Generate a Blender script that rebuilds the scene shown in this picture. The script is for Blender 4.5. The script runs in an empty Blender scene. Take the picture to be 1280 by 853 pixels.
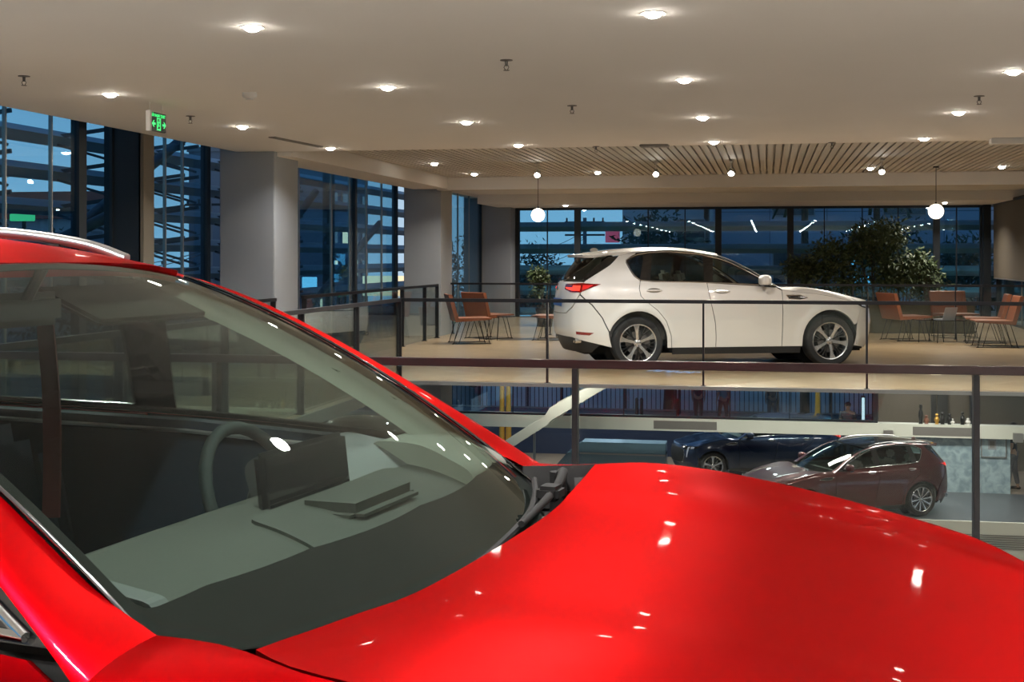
import bpy, bmesh, math, random
from mathutils import Vector, Matrix
from mathutils.geometry import delaunay_2d_cdt
random.seed(7)
PI = math.pi
COL = bpy.context.scene.collection
PSI = 0.1915; SN, CS = math.sin(PSI), math.cos(PSI); FPX = 1650.0; HZ = 320.0; EYE = 1.6

# ---------- positions measured from the photograph ----------
def cam2w(r, d): return (r*CS - d*SN, r*SN + d*CS)
def atZ(px, py, Z):
    d = FPX*(EYE-Z)/(py-HZ); r = (px-640)*d/FPX
    x, y = cam2w(r, d); return Vector((x, y, Z))
def atD(px, d, Z=0.0):
    x, y = cam2w((px-640)*d/FPX, d); return Vector((x, y, Z))
def atY(px, Y): return Y*math.tan(math.atan((px-640)/FPX)-PSI)
def zat(py, d): return EYE-(py-HZ)*d/FPX

# ---------- materials ----------
def lin(c):
    c = c/255.0
    return c/12.92 if c <= .04045 else ((c+.055)/1.055)**2.4
def rgb(r, g, b): return (lin(r), lin(g), lin(b), 1.0)
MATS = {}
def mat(name, col, rough=.5, metal=0.0, coat=0.0, spec=.5, emit=None, es=0.0, bump=None, vary=None, trans=0.0, coatr=.03):
    m = bpy.data.materials.new(name); m.use_nodes = True
    nt = m.node_tree; b = nt.nodes['Principled BSDF']
    b.inputs['Base Color'].default_value = col
    b.inputs['Roughness'].default_value = rough
    b.inputs['Metallic'].default_value = metal
    b.inputs['Coat Weight'].default_value = coat
    b.inputs['Coat Roughness'].default_value = coatr
    b.inputs['Specular IOR Level'].default_value = spec
    if emit: b.inputs['Emission Color'].default_value = emit; b.inputs['Emission Strength'].default_value = es
    if vary or bump:
        tc = nt.nodes.new('ShaderNodeTexCoord')
        if vary:                                            # vary = (scale, amount, colour2)
            n = nt.nodes.new('ShaderNodeTexNoise'); n.inputs['Scale'].default_value = vary[0]; n.inputs['Detail'].default_value = 6
            nt.links.new(tc.outputs['Object'], n.inputs['Vector'])
            r = nt.nodes.new('ShaderNodeValToRGB'); r.color_ramp.elements[0].position = .5-vary[1]; r.color_ramp.elements[1].position = .5+vary[1]
            r.color_ramp.elements[0].color = col; r.color_ramp.elements[1].color = vary[2]
            nt.links.new(n.outputs['Fac'], r.inputs['Fac']); nt.links.new(r.outputs['Color'], b.inputs['Base Color'])
        if bump:
            n2 = nt.nodes.new('ShaderNodeTexNoise'); n2.inputs['Scale'].default_value = bump[0]
            nt.links.new(tc.outputs['Object'], n2.inputs['Vector'])
            bp = nt.nodes.new('ShaderNodeBump'); bp.inputs['Strength'].default_value = bump[1]; bp.inputs['Distance'].default_value = .01
            nt.links.new(n2.outputs['Fac'], bp.inputs['Height']); nt.links.new(bp.outputs['Normal'], b.inputs['Normal'])
    MATS[name] = m; return m
def glass(name, tint, ior=1.5, gloss=(1, 1, 1, 1), rough=0.0, gain=1.0):
    m = bpy.data.materials.new(name); m.use_nodes = True; nt = m.node_tree; nt.nodes.clear()
    o = nt.nodes.new('ShaderNodeOutputMaterial'); mx = nt.nodes.new('ShaderNodeMixShader')
    t = nt.nodes.new('ShaderNodeBsdfTransparent'); t.inputs['Color'].default_value = tint
    g = nt.nodes.new('ShaderNodeBsdfGlossy'); g.inputs['Color'].default_value = gloss; g.inputs['Roughness'].default_value = rough
    # two-faced Schlick: the same from either side of the pane
    lw = nt.nodes.new('ShaderNodeLayerWeight'); lw.inputs['Blend'].default_value = .5
    pw = nt.nodes.new('ShaderNodeMath'); pw.operation = 'POWER'; pw.inputs[1].default_value = 5.0
    ml = nt.nodes.new('ShaderNodeMath'); ml.operation = 'MULTIPLY_ADD'
    f0 = ((ior-1)/(ior+1))**2*gain
    ml.inputs[1].default_value = 1-f0; ml.inputs[2].default_value = f0
    nt.links.new(lw.outputs['Facing'], pw.inputs[0]); nt.links.new(pw.outputs[0], ml.inputs[0])
    nt.links.new(ml.outputs[0], mx.inputs['Fac']); nt.links.new(t.outputs[0], mx.inputs[1]); nt.links.new(g.outputs[0], mx.inputs[2])
    nt.links.new(mx.outputs[0], o.inputs['Surface']); MATS[name] = m; return m
def emis(name, col, s): return mat(name, (0, 0, 0, 1), .5, emit=col, es=s)

# ---------- objects ----------
def link(name, me, m, parent=None, loc=None):
    o = bpy.data.objects.new(name, me); COL.objects.link(o)
    if m is not None:
        for mm in (m if isinstance(m, (list, tuple)) else [m]): me.materials.append(mm)
    if parent is not None: o.parent = parent
    if loc is not None: o.location = loc
    return o
def empty(name, loc=(0, 0, 0), rz=0.0, parent=None):
    o = bpy.data.objects.new(name, None); COL.objects.link(o); o.location = loc; o.rotation_euler = (0, 0, rz)
    o.empty_display_size = .1
    if parent is not None: o.parent = parent
    return o
def tag(o, label, cat, group=None, kind=None):
    o['label'] = label; o['category'] = cat
    if group: o['group'] = group
    if kind: o['kind'] = kind
    return o
def struct(o, label=None):
    o['kind'] = 'structure'
    if label: o['label'] = label; o['category'] = o.name.split('_')[0].split('.')[0]
    return o
def copy_tree(o, parent=None):
    c = o.copy(); COL.objects.link(c)
    if parent is not None: c.parent = parent
    for ch in list(o.children): copy_tree(ch, c)
    return c

class MB:
    """collects shapes into one mesh"""
    def __init__(s): s.bm = bmesh.new()
    def box(s, x0, x1, y0, y1, z0, z1, bev=0.0, rot=None):
        t = bmesh.new(); bmesh.ops.create_cube(t, size=1)
        for v in t.verts: v.co = Vector(((x0+x1)/2+v.co.x*(x1-x0), (y0+y1)/2+v.co.y*(y1-y0), (z0+z1)/2+v.co.z*(z1-z0)))
        if bev: bmesh.ops.bevel(t, geom=list(t.edges), offset=bev, segments=2, affect='EDGES')
        if rot is not None:
            for v in t.verts: v.co = rot @ v.co
        s._add(t); return s
    def _add(s, t):
        me = bpy.data.meshes.new('t'); t.to_mesh(me); s.bm.from_mesh(me); bpy.data.meshes.remove(me); t.free()
    def bar(s, a, b, w, h=None, up=Vector((0, 0, 1)), bev=0.0):
        a, b = Vector(a), Vector(b); h = h or w; L = (b-a).length
        q = (b-a).normalized(); sd = q.cross(up)
        if sd.length < 1e-4: sd = q.cross(Vector((1, 0, 0)))
        sd.normalize(); u2 = sd.cross(q)
        R = Matrix((q, sd, u2)).transposed().to_4x4(); R.translation = (a+b)/2
        return s.box(-L/2, L/2, -w/2, w/2, -h/2, h/2, bev, R)
    def tube(s, pts, r, n=8, cap=True):
        pts = [Vector(p) for p in pts]; rs = r if isinstance(r, (list, tuple)) else [r]*len(pts)
        rings = []; ref = None
        for i, p in enumerate(pts):
            q = (pts[min(i+1, len(pts)-1)]-pts[max(i-1, 0)]).normalized()
            if ref is None: ref = q.orthogonal().normalized()
            ref = (ref-q*ref.dot(q)).normalized(); bn = q.cross(ref)
            rings.append([s.bm.verts.new(p+(ref*math.cos(2*PI*k/n)+bn*math.sin(2*PI*k/n))*rs[i]) for k in range(n)])
        for a, b in zip(rings, rings[1:]):
            for k in range(n): s.bm.faces.new((a[k], a[(k+1) % n], b[(k+1) % n], b[k]))
        if cap: s.bm.faces.new(rings[0][::-1]); s.bm.faces.new(rings[-1])
        return s
    def lathe(s, prof, n=32, c=(0, 0, 0), axis='Z', a0=0, a1=2*PI):
        c = Vector(c); full = abs(a1-a0-2*PI) < 1e-6; m = n if full else n+1; rings = []
        for (r, h) in prof:
            ring = []
            for k in range(m):
                a = a0+(a1-a0)*k/n; p = (r*math.cos(a), r*math.sin(a), h)
                if axis == 'Y': p = (p[0], h, p[1])
                elif axis == 'X': p = (h, p[0], p[1])
                ring.append(s.bm.verts.new(c+Vector(p)))
            rings.append(ring)
        for a, b in zip(rings, rings[1:]):
            for k in range(n if full else n):
                k2 = (k+1) % m
                try: s.bm.faces.new((a[k], a[k2], b[k2], b[k]))
                except ValueError: pass
        return s
    def ball(s, c, r, sx=1, sy=1, sz=1, u=16, v=10):
        t = bmesh.new(); bmesh.ops.create_uvsphere(t, u_segments=u, v_segments=v, radius=r)
        for w in t.verts: w.co = Vector((w.co.x*sx, w.co.y*sy, w.co.z*sz))+Vector(c)
        s._add(t); return s
    def prism(s, poly, h0, h1, axis='Z'):
        f = {'Z': lambda a, b, h: (a, b, h), 'Y': lambda a, b, h: (a, h, b), 'X': lambda a, b, h: (h, a, b)}[axis]
        A = [s.bm.verts.new(f(a, b, h0)) for a, b in poly]; B = [s.bm.verts.new(f(a, b, h1)) for a, b in poly]; n = len(poly)
        s.bm.faces.new(A); s.bm.faces.new(B[::-1])
        for k in range(n): s.bm.faces.new((A[k], B[k], B[(k+1) % n], A[(k+1) % n]))
        return s
    def build(s, name, m, parent=None, loc=None, smooth=None, fix=True):
        if fix: bmesh.ops.recalc_face_normals(s.bm, faces=s.bm.faces)
        me = bpy.data.meshes.new(name); s.bm.to_mesh(me); s.bm.free()
        if smooth is not None:
            for p in me.polygons: p.use_smooth = True
            me.set_sharp_from_angle(angle=math.radians(smooth))
        return link(name, me, m, parent, loc)

def spl(keys):
    """smooth interpolating curve through (x, value...) keys"""
    ks = sorted(keys); xs = [k[0] for k in ks]; n = len(ks); dim = len(ks[0])-1
    T = []
    for j in range(1, dim+1):
        v = [k[j] for k in ks]; dl = [(v[i+1]-v[i])/(xs[i+1]-xs[i]) for i in range(n-1)]
        t = [dl[0]]+[((dl[i-1]*(xs[i+1]-xs[i])+dl[i]*(xs[i]-xs[i-1]))/(xs[i+1]-xs[i-1])) for i in range(1, n-1)]+[dl[-1]]
        T.append((v, t))
    import bisect
    def f(x):
        if x <= xs[0]: r = [v[0]+t[0]*(x-xs[0]) for v, t in T]
        elif x >= xs[-1]: r = [v[-1]+t[-1]*(x-xs[-1]) for v, t in T]
        else:
            i = bisect.bisect_right(xs, x)-1; h = xs[i+1]-xs[i]; q = (x-xs[i])/h; q2, q3 = q*q, q*q*q
            r = [v[i]*(2*q3-3*q2+1)+t[i]*h*(q3-2*q2+q)+v[i+1]*(3*q2-2*q3)+t[i+1]*h*(q3-q2) for v, t in T]
        return r[0] if dim == 1 else r
    return f
def sm(a, b, x):
    t = min(1, max(0, (x-a)/(b-a))); return t*t*(3-2*t)

def densify(poly, step):
    out = []
    for i, a in enumerate(poly):
        b = poly[(i+1) % len(poly)]; L = math.hypot(b[0]-a[0], b[1]-a[1]); n = max(1, int(math.ceil(L/step)))
        for k in range(n): out.append((a[0]+(b[0]-a[0])*k/n, a[1]+(b[1]-a[1])*k/n))
    return out
def rounded(pts, segs=4, loop=True):
    """Catmull-Rom through control points (closed)"""
    out = []; n = len(pts)
    for i in range(n):
        p0, p1, p2, p3 = [pts[(i+k-1) % n] for k in range(4)]
        for k in range(segs):
            t = k/segs
            out.append(tuple(.5*((2*p1[j])+(-p0[j]+p2[j])*t+(2*p0[j]-5*p1[j]+4*p2[j]-p3[j])*t*t+(-p0[j]+3*p1[j]-3*p2[j]+p3[j])*t**3) for j in (0, 1)))
    return out
def fillet(pts, r, segs=4):
    """round the corners of a polygon by radius-like distance r (number or list)"""
    out = []; n = len(pts)
    for i, p in enumerate(pts):
        rr = r[i] if isinstance(r, (list, tuple)) else r
        a, b = Vector(pts[i-1]), Vector(pts[(i+1) % n]); p = Vector(p)
        if rr <= 0: out.append(tuple(p)); continue
        u, v = a-p, b-p; ra, rb = min(rr, u.length*.45), min(rr, v.length*.45)
        A, B = p+u.normalized()*ra, p+v.normalized()*rb
        for k in range(segs+1):
            t = k/segs; q = A*(1-t)**2+p*2*t*(1-t)+B*t*t; out.append((q.x, q.y))
    return out
def inset(poly, d):
    n = len(poly); ar = sum(poly[i][0]*poly[(i+1) % n][1]-poly[(i+1) % n][0]*poly[i][1] for i in range(n)); s = 1 if ar > 0 else -1
    out = []
    for i in range(n):
        a, p, b = Vector(poly[i-1]), Vector(poly[i]), Vector(poly[(i+1) % n])
        u, v = (p-a), (b-p)
        if u.length < 1e-7 or v.length < 1e-7: out.append(tuple(p)); continue
        u.normalize(); v.normalize()
        nn = Vector((-u.y-v.y, u.x+v.x))*s
        if nn.length < 1e-4: out.append(tuple(p)); continue
        nn.normalize(); k = max(.5, nn.dot(Vector((-u.y, u.x))*s)); q = p+nn*(d/k); out.append((q.x, q.y))
    return out
def pin(poly, x, y):
    c = False; n = len(poly); j = n-1
    for i in range(n):
        xi, yi = poly[i]; xj, yj = poly[j]
        if (yi > y) != (yj > y) and x < (xj-xi)*(y-yi)/(yj-yi)+xi: c = not c
        j = i
    return c
def sheet(name, poly, S, m, parent, step=.05, off=0.0, thick=.012, gap=0.0, holes=(), flip=1, rim=True):
    """a shell panel: a flat outline filled with a fine net and laid on the smooth surface S(a, b)"""
    if gap: poly = inset(poly, gap)
    P = densify(poly, step); V = [Vector(p) for p in P]; E = [(i, (i+1) % len(P)) for i in range(len(P))]; loops = [list(range(len(P)))]
    HP = []
    for h in holes:
        h = densify(h, step); HP.append(h); b = len(V); V += [Vector(p) for p in h]
        E += [(b+i, b+(i+1) % len(h)) for i in range(len(h))]; loops.append([b+i for i in range(len(h))])
    x0, x1 = min(p[0] for p in P), max(p[0] for p in P); y0, y1 = min(p[1] for p in P), max(p[1] for p in P)
    bnd = V[:]; i = 0; y = y0+step*.5
    while y < y1:
        x = x0+step*(.5 if i % 2 else .25)
        while x < x1:
            if pin(P, x, y) and not any(pin(h, x, y) for h in HP):
                q = Vector((x, y))
                if all((q-b).length_squared > (step*.45)**2 for b in bnd): V.append(q)
            x += step
        y += step*.87; i += 1
    vo, eo, fo = delaunay_2d_cdt(V, E, [], 0, 1e-6)[:3]
    F = []
    for f in fo:
        cx = sum(vo[k].x for k in f)/3; cy = sum(vo[k].y for k in f)/3
        if pin(P, cx, cy) and not any(pin(h, cx, cy) for h in HP): F.append(tuple(f))
    e = 1e-3; co = []; no = []
    for v in vo:
        p = Vector(S(v.x, v.y)); a = (Vector(S(v.x+e, v.y))-Vector(S(v.x-e, v.y))).cross(Vector(S(v.x, v.y+e))-Vector(S(v.x, v.y-e)))
        if a.length < 1e-12: a = Vector((0, 0, 1))
        a.normalize(); a *= flip; co.append(p+a*off); no.append(a)
    nv = len(co); faces = [f if flip > 0 else f[::-1] for f in F]; ln = [no[k] for f in faces for k in f]
    if rim:
        cnt = {}
        for f in faces:
            for k in range(3): cnt[(f[k], f[(k+1) % 3])] = 1
        be = [ed for ed in cnt if (ed[1], ed[0]) not in cnt]; bi = {}
        for ed in be:
            for k in ed:
                if k not in bi: bi[k] = len(co); co.append(co[k]-no[k]*thick)
        for a, b in be:
            fc = (b, a, bi[a], bi[b]); n1 = (co[a]-co[b]).cross(co[bi[a]]-co[a])
            n1 = n1.normalized() if n1.length > 1e-12 else no[a]
            faces.append(fc); ln += [n1]*4
    me = bpy.data.meshes.new(name); me.from_pydata([tuple(c) for c in co], [], faces)
    for p in me.polygons: p.use_smooth = True
    me.normals_split_custom_set([tuple(n) for n in ln])
    return link(name, me, m, parent)
def loft(name, A, B, TA, TB, m, parent, n=8, thick=0.0, flip=False, ka=1.0, kb=1.0):
    """a smooth strip between curves A and B (lists of points), leaving A along TA and arriving at B along TB"""
    V = []; N = len(A)
    KA = ka if isinstance(ka, list) else [ka]*N; KB = kb if isinstance(kb, list) else [kb]*N
    for a, b, ta, tb, k1, k2 in zip(A, B, TA, TB, KA, KB):
        a, b, ta, tb = Vector(a), Vector(b), Vector(ta), Vector(tb); L = (b-a).length
        ta = ta.normalized()*L*k1; tb = tb.normalized()*L*k2
        for k in range(n+1):
            t = k/n; V.append(a*(2*t**3-3*t*t+1)+ta*(t**3-2*t*t+t)+b*(3*t*t-2*t**3)+tb*(t**3-t*t))
    F = []
    for i in range(N-1):
        for k in range(n):
            q = (i*(n+1)+k, (i+1)*(n+1)+k, (i+1)*(n+1)+k+1, i*(n+1)+k+1); F.append(q[::-1] if flip else q)
    me = bpy.data.meshes.new(name); me.from_pydata([tuple(v) for v in V], [], F)
    for p in me.polygons: p.use_smooth = True
    return link(name, me, m, parent)
def tube_obj(name, pts, r, m, parent, n=8): return MB().tube(pts, r, n).build(name, m, parent, smooth=60)
def curve_pts(ctrl, seg=8):
    out = []; n = len(ctrl)
    for i in range(n-1):
        p0, p1, p2, p3 = [Vector(ctrl[max(0, min(n-1, i+k-1))]) for k in range(4)]
        for k in range(seg):
            t = k/seg; out.append(.5*((2*p1)+(-p0+p2)*t+(2*p0-5*p1+4*p2-p3)*t*t+(-p0+3*p1-3*p2+p3)*t**3))
    out.append(Vector(ctrl[-1])); return out
def light(name, kind, loc, power, col=(1, .9, .78), size=.1, rot=(0, 0, 0), spread=None, parent=None, sy=None):
    l = bpy.data.lights.new(name, kind); l.energy = power; l.color = col
    if kind == 'AREA':
        l.size = size; l.shape = 'DISK'
        if sy: l.shape = 'RECTANGLE'; l.size_y = sy
        if spread: l.spread = spread
    else: l.shadow_soft_size = size
    o = bpy.data.objects.new(name, l); COL.objects.link(o); o.location = loc; o.rotation_euler = rot
    if parent is not None: o.parent = parent
    return o
# ---------- materials used ----------
def paint(name, base, rough=.30, metal=.55, coat=1.0, flake=None):
    return mat(name, base, rough, metal, coat, .5)
m = paint('paint_red', (.31, .0001, .0018, 1), .34, .94, coat=.08); m.node_tree.nodes['Principled BSDF'].inputs['Specular Tint'].default_value = (1, .015, .03, 1)
paint('paint_white', (.80, .78, .73, 1), .42, .08)
paint('paint_maroon', (.085, .018, .018, 1), .33, .6)
paint('paint_blue', (.005, .018, .055, 1), .3, .6)
mat('tyre', (.012, .012, .012, 1), .75, bump=(60, .2)); mat('rim_silver', (.62, .62, .62, 1), .25, .9); mat('rim_black', (.012, .012, .013, 1), .3, .2, .5)
mat('brake', (.20, .19, .18, 1), .4, .7); mat('gloss_black', (.008, .008, .009, 1), .15, 0, 1.0); mat('plastic_black', (.012, .012, .012, 1), .55)
mat('liner', (.008, .008, .008, 1), .9); mat('chrome', (.72, .72, .72, 1), .14, 1.0); mat('rail_silver', (.60, .60, .60, 1), .3, .9)
mat('tail_red', (.22, .004, .004, 1), .12, 0, 1.0); mat('tail_glow', (.6, .01, .01, 1), .3, emit=(1, .06, .03, 1), es=1.6); mat('tail_glow2', (.5, .006, .006, 1), .3, emit=(1, .02, .02, 1), es=.35)
mat('lamp_dark', (.02, .02, .022, 1), .1, .2, 1.0); mat('lamp_lens', (.6, .62, .7, 1), .1, emit=(.8, .85, 1, 1), es=.12)
mat('plate_white', (.75, .75, .75, 1), .5); mat('plate_blue', (.03, .13, .42, 1), .4)
mat('seat_dark', (.008, .016, .026, 1), .7, spec=.15, bump=(40, .1)); mat('seat_light', (.30, .28, .25, 1), .6); mat('headliner', (.34, .32, .28, 1), .9)
mat('visor', (.018, .015, .012, 1), .9, spec=.1); mat('dash', (.10, .10, .095, 1), .6); mat('door_card', (.06, .06, .058, 1), .7); mat('wheel_rim', (.012, .016, .016, 1), .7, spec=.15)
mat('frit', (.008, .0075, .007, 1), .9, spec=.05)
glass('car_glass', (.42, .48, .45, 1)); glass('windshield', (.68, .80, .75, 1), 1.50, (.70, .76, .73, 1))
# ---------- cars ----------
front_plan = spl([(-3.4, -2.40, -.37), (-3.0, -2.40, 0), (-2.8, -2.39, .21), (-2.6, -2.36, .42), (-2.35, -2.28, .65), (-2.15, -2.14, .785), (-1.95, -1.95, .865), (-1.7, -1.70, .908), (-1.43, -1.43, .925),
                  (-1, -1, .93), (-.5, -.5, .93), (0, 0, .928), (.5, .5, .925), (1, 1, .922), (1.43, 1.43, .918), (1.7, 1.70, .902), (1.95, 1.94, .85), (2.2, 2.13, .70),
                  (2.45, 2.255, .48), (2.7, 2.315, .24), (3.0, 2.335, 0), (3.3, 2.315, -.24)])
wf = spl([(.10, .92), (.25, .952), (.4, .972), (.6, .990), (.75, 1.0), (.9, .998), (1.0, .985), (1.08, .965), (1.14, .938), (1.19, .908), (1.25, .882), (1.4, .822), (1.55, .748), (1.62, .705), (1.70, .64)])
dr = spl([(.15, .16), (.35, .05), (.5, 0), (.75, .0), (.9, .01), (1.05, .03), (1.15, .06), (1.22, .10), (1.35, .20), (1.5, .31), (1.6, .37)])
df = spl([(.15, .16), (.25, .09), (.4, .02), (.55, 0), (.75, .01), (.85, .04), (.92, .09), (1.0, .18), (1.1, .30), (1.6, .9)])
crest_lift = spl([(.6, .040), (.92, .030), (1.22, .004), (1.52, -.02), (1.9, -.03), (2.4, -.03)])
zc = spl([(.55, 1.06), (.70, 1.07), (.88, 1.080), (1.0, 1.088), (1.3, 1.080), (1.6, 1.042), (1.9, .978), (2.1, .935), (2.26, .89), (2.36, .85)])
zr = spl([(.1, 1.54), (-.08, 1.586), (-.25, 1.619), (-.45, 1.648), (-.7, 1.668), (-1.0, 1.672), (-1.4, 1.655), (-1.8, 1.618), (-2.1, 1.575), (-2.3, 1.54)])
def body_base(u, z):
    s = 1
    if u > 3: u = 6-u; s = -1
    elif u < -3: u = -6-u; s = -1
    x, y = front_plan(u)
    if x < 0: x += dr(z)*sm(1.1, 2.3, -x)
    else: x -= df(z)*sm(1.3, 2.25, x)
    y *= wf(z)
    if z < 1.0:
        for cx in (-1.435, 1.435):
            if abs(u) < 2.6:
                q = math.hypot(x-cx, z-.37)
                y += .022*math.exp(-((q-.45)/.07)**2)*(1 if y > 0 else -1)*sm(2.3, 2.0, abs(u))
    return (x, s*y, z)
def hood_z(x, y):
    a = abs(y)
    return zc(x)+crest_lift(x)*sm(.40, .80, a)+.008*math.exp(-((a-.50)/.13)**2)*sm(2.1, 1.6, x)-.07*sm(.55, .85, a)*sm(1.7, 2.05, x)
def ws_pt(s, q):
    x = (.93-.22*q*q)*(1-s)+(-.08-.10*q*q)*s; y = (.741*(1-s)+.645*s)*q
    z = (1.030+.047*q*q)*(1-s)+(1.586-.035*q*q)*s+.05*4*s*(1-s)
    return (x, y, z)
def roof_z(x, y): return zr(x)-.040*(abs(y)/.62)**2.4
def arc(cx, cz, r, a0, a1, n=14): return [(cx+r*math.cos(math.radians(a0+(a1-a0)*k/n)), cz+r*math.sin(math.radians(a0+(a1-a0)*k/n))) for k in range(n+1)]
DLO = [(.61, 1.130), (.52, 1.175), (.36, 1.262), (.19, 1.350), (0, 1.442), (-.19, 1.510), (-.4, 1.556), (-.6, 1.582), (-.9, 1.605), (-1.24, 1.590), (-1.45, 1.563), (-1.6, 1.53), (-1.70, 1.492),
       (-1.695, 1.46), (-1.60, 1.375), (-1.49, 1.272), (-1.40, 1.215), (-1.2, 1.198), (-.6, 1.183), (-.1, 1.168), (.3, 1.145)]
PANES = [('front', [(.53, 1.146), (.36, 1.238), (.19, 1.326), (0, 1.417), (-.19, 1.487), (-.275, 1.509), (-.31, 1.195), (-.1, 1.185), (.3, 1.16)]),
         ('rear', [(-.44, 1.203), (-.42, 1.540), (-.6, 1.563), (-.9, 1.586), (-1.17, 1.578), (-1.24, 1.212)]),
         ('quarter', [(-1.33, 1.562), (-1.5, 1.535), (-1.60, 1.507), (-1.655, 1.477), (-1.57, 1.37), (-1.46, 1.268), (-1.42, 1.238), (-1.40, 1.243)])]
C1 = [(.706, 1.0755), (.60, 1.150), (.40, 1.276), (.21, 1.384), (0, 1.487), (-.19, 1.548), (-.4, 1.576), (-.6, 1.603), (-.8, 1.618), (-1.0, 1.624), (-1.24, 1.610), (-1.5, 1.590), (-1.75, 1.567), (-1.9, 1.552), (-2.02, 1.54)]
C2S = {0: 0, 1: .124, 2: .348, 3: .562, 4: .798, 5: 1.0}

def make_wheel_mesh(style):
    """one wheel around the origin, outer face towards +y: tyre with rim and brake as pieces of its own"""
    t = MB().lathe([(.265, -.10), (.30, -.118), (.345, -.118), (.366, -.098), (.371, -.06), (.372, 0), (.371, .06), (.366, .098), (.345, .118), (.30, .118), (.272, .105), (.262, .085)], 56, axis='Y')
    for k in (-.05, 0, .05): t.lathe([(.3725, k-.004), (.3735, k), (.3725, k+.004)], 56, axis='Y')
    r = MB()
    r.lathe([(.262, .098), (.274, .108), (.270, .112), (.256, .106), (.248, .075), (.240, .02), (.235, -.09)], 56, axis='Y')
    dk = MB(); n = 5 if style == 'five' else 10
    for k in range(n):
        a = 2*PI*k/n+PI/2
        def rp(rr, w): return (rr*math.cos(a)-w*math.sin(a), rr*math.sin(a)+w*math.cos(a))
        if style == 'five':
            prof = [(.045, .020), (.14, .018), (.205, .028), (.252, .046)]
        else: prof = [(.045, .010), (.14, .009), (.20, .012), (.252, .024)]
        poly = [rp(q, w) for q, w in prof]+[rp(q, -w) for q, w in prof[::-1]]
        yo = [.082, .094, .100, .102]; yo = yo+yo[::-1]; m = len(poly)
        A = [r.bm.verts.new((p[0], yy, p[1])) for p, yy in zip(poly, yo)]; B = [r.bm.verts.new((p[0]*.98, yy-.028, p[1]*.98)) for p, yy in zip(poly, yo)]
        h = len(prof)
        for q in range(h-1):
            r.bm.faces.new((A[q], A[q+1], A[m-2-q], A[m-1-q]))
        for q in range(m): r.bm.faces.new((A[q], B[q], B[(q+1) % m], A[(q+1) % m]))
        a += PI/n
        prof = [(.05, .012), (.16, .008), (.25, .014)]
        poly = [rp(q, w) for q, w in prof]+[rp(q, -w) for q, w in prof[::-1]]
        dk.prism(poly, .045, .078, 'Y')
        for sgn in (-1, 1):
            poly = [rp(.12, .0), rp(.25, sgn*.055), rp(.25, sgn*.072), rp(.11, sgn*.006)]; dk.prism(poly, .045, .080, 'Y')
    r.lathe([(0, .094), (.022, .093), (.030, .086), (.055, .082), (.060, .06), (.04, .03)], 24, axis='Y')
    dk.lathe([(.0, .03), (.17, .03), (.235, -.085)], 40, axis='Y')
    for k in range(5):
        a = 2*PI*(k+.5)/5; dk.lathe([(0, .088), (.008, .088), (.008, .07)], 8, c=(.042*math.cos(a), 0, .042*math.sin(a)), axis='Y')
    d = MB().lathe([(.07, .035), (.165, .035), (.168, .02), (.07, .02)], 40, axis='Y')
    d.box(-.19, -.10, .0, .05, -.06, .06, .01)
    return t, r, dk, d
WHEEL = {}
def wheel(car, x, y, style, R, steer=0.0):
    if style not in WHEEL:
        t, r, dk, d = make_wheel_mesh(style)
        a = t.build('wheel', MATS['tyre'], None, smooth=40); WHEEL[style] = a
        r.build('rim', MATS['rim_silver'], a, smooth=35); dk.build('rim_spokes', MATS['rim_black'], a, smooth=35); d.build('brake_disc', MATS['brake'], a, smooth=35)
    else: a = copy_tree(WHEEL[style])
    a.parent = car; a.location = (x, y, R); k = R/.3735; a.scale = (k, 1, k)
    a.rotation_euler = (0, random.uniform(0, 1.2), (0 if y > 0 else PI)+steer)
    return a

def seat(car, x, y, m, head=True, rake=.22):
    b = MB()
    b.box(-.26, .26, -.25, .25, .0, .15, .05); b.box(-.24, .25, -.27, -.20, .03, .19, .03); b.box(-.24, .25, .20, .27, .03, .19, .03)
    R = Matrix.Translation((-.24, 0, .10)) @ Matrix.Rotation(-rake, 4, 'Y')
    b.box(-.07, .06, -.24, .24, 0, .56, .05, R); b.box(-.04, .10, -.27, -.20, .06, .50, .03, R); b.box(-.04, .10, .20, .27, .06, .50, .03, R)
    s = b.build('seat', m, car, smooth=50); s.location = (x, y, .52)
    if head:
        h = MB().box(-.05, .06, -.14, .14, .60, .78, .045, R)
        for q in (-.06, .06): h.tube([R @ Vector((0, q, .54)), R @ Vector((0, q, .63))], .006)
        h.build('headrest', m, s, smooth=50)
    return s

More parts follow.
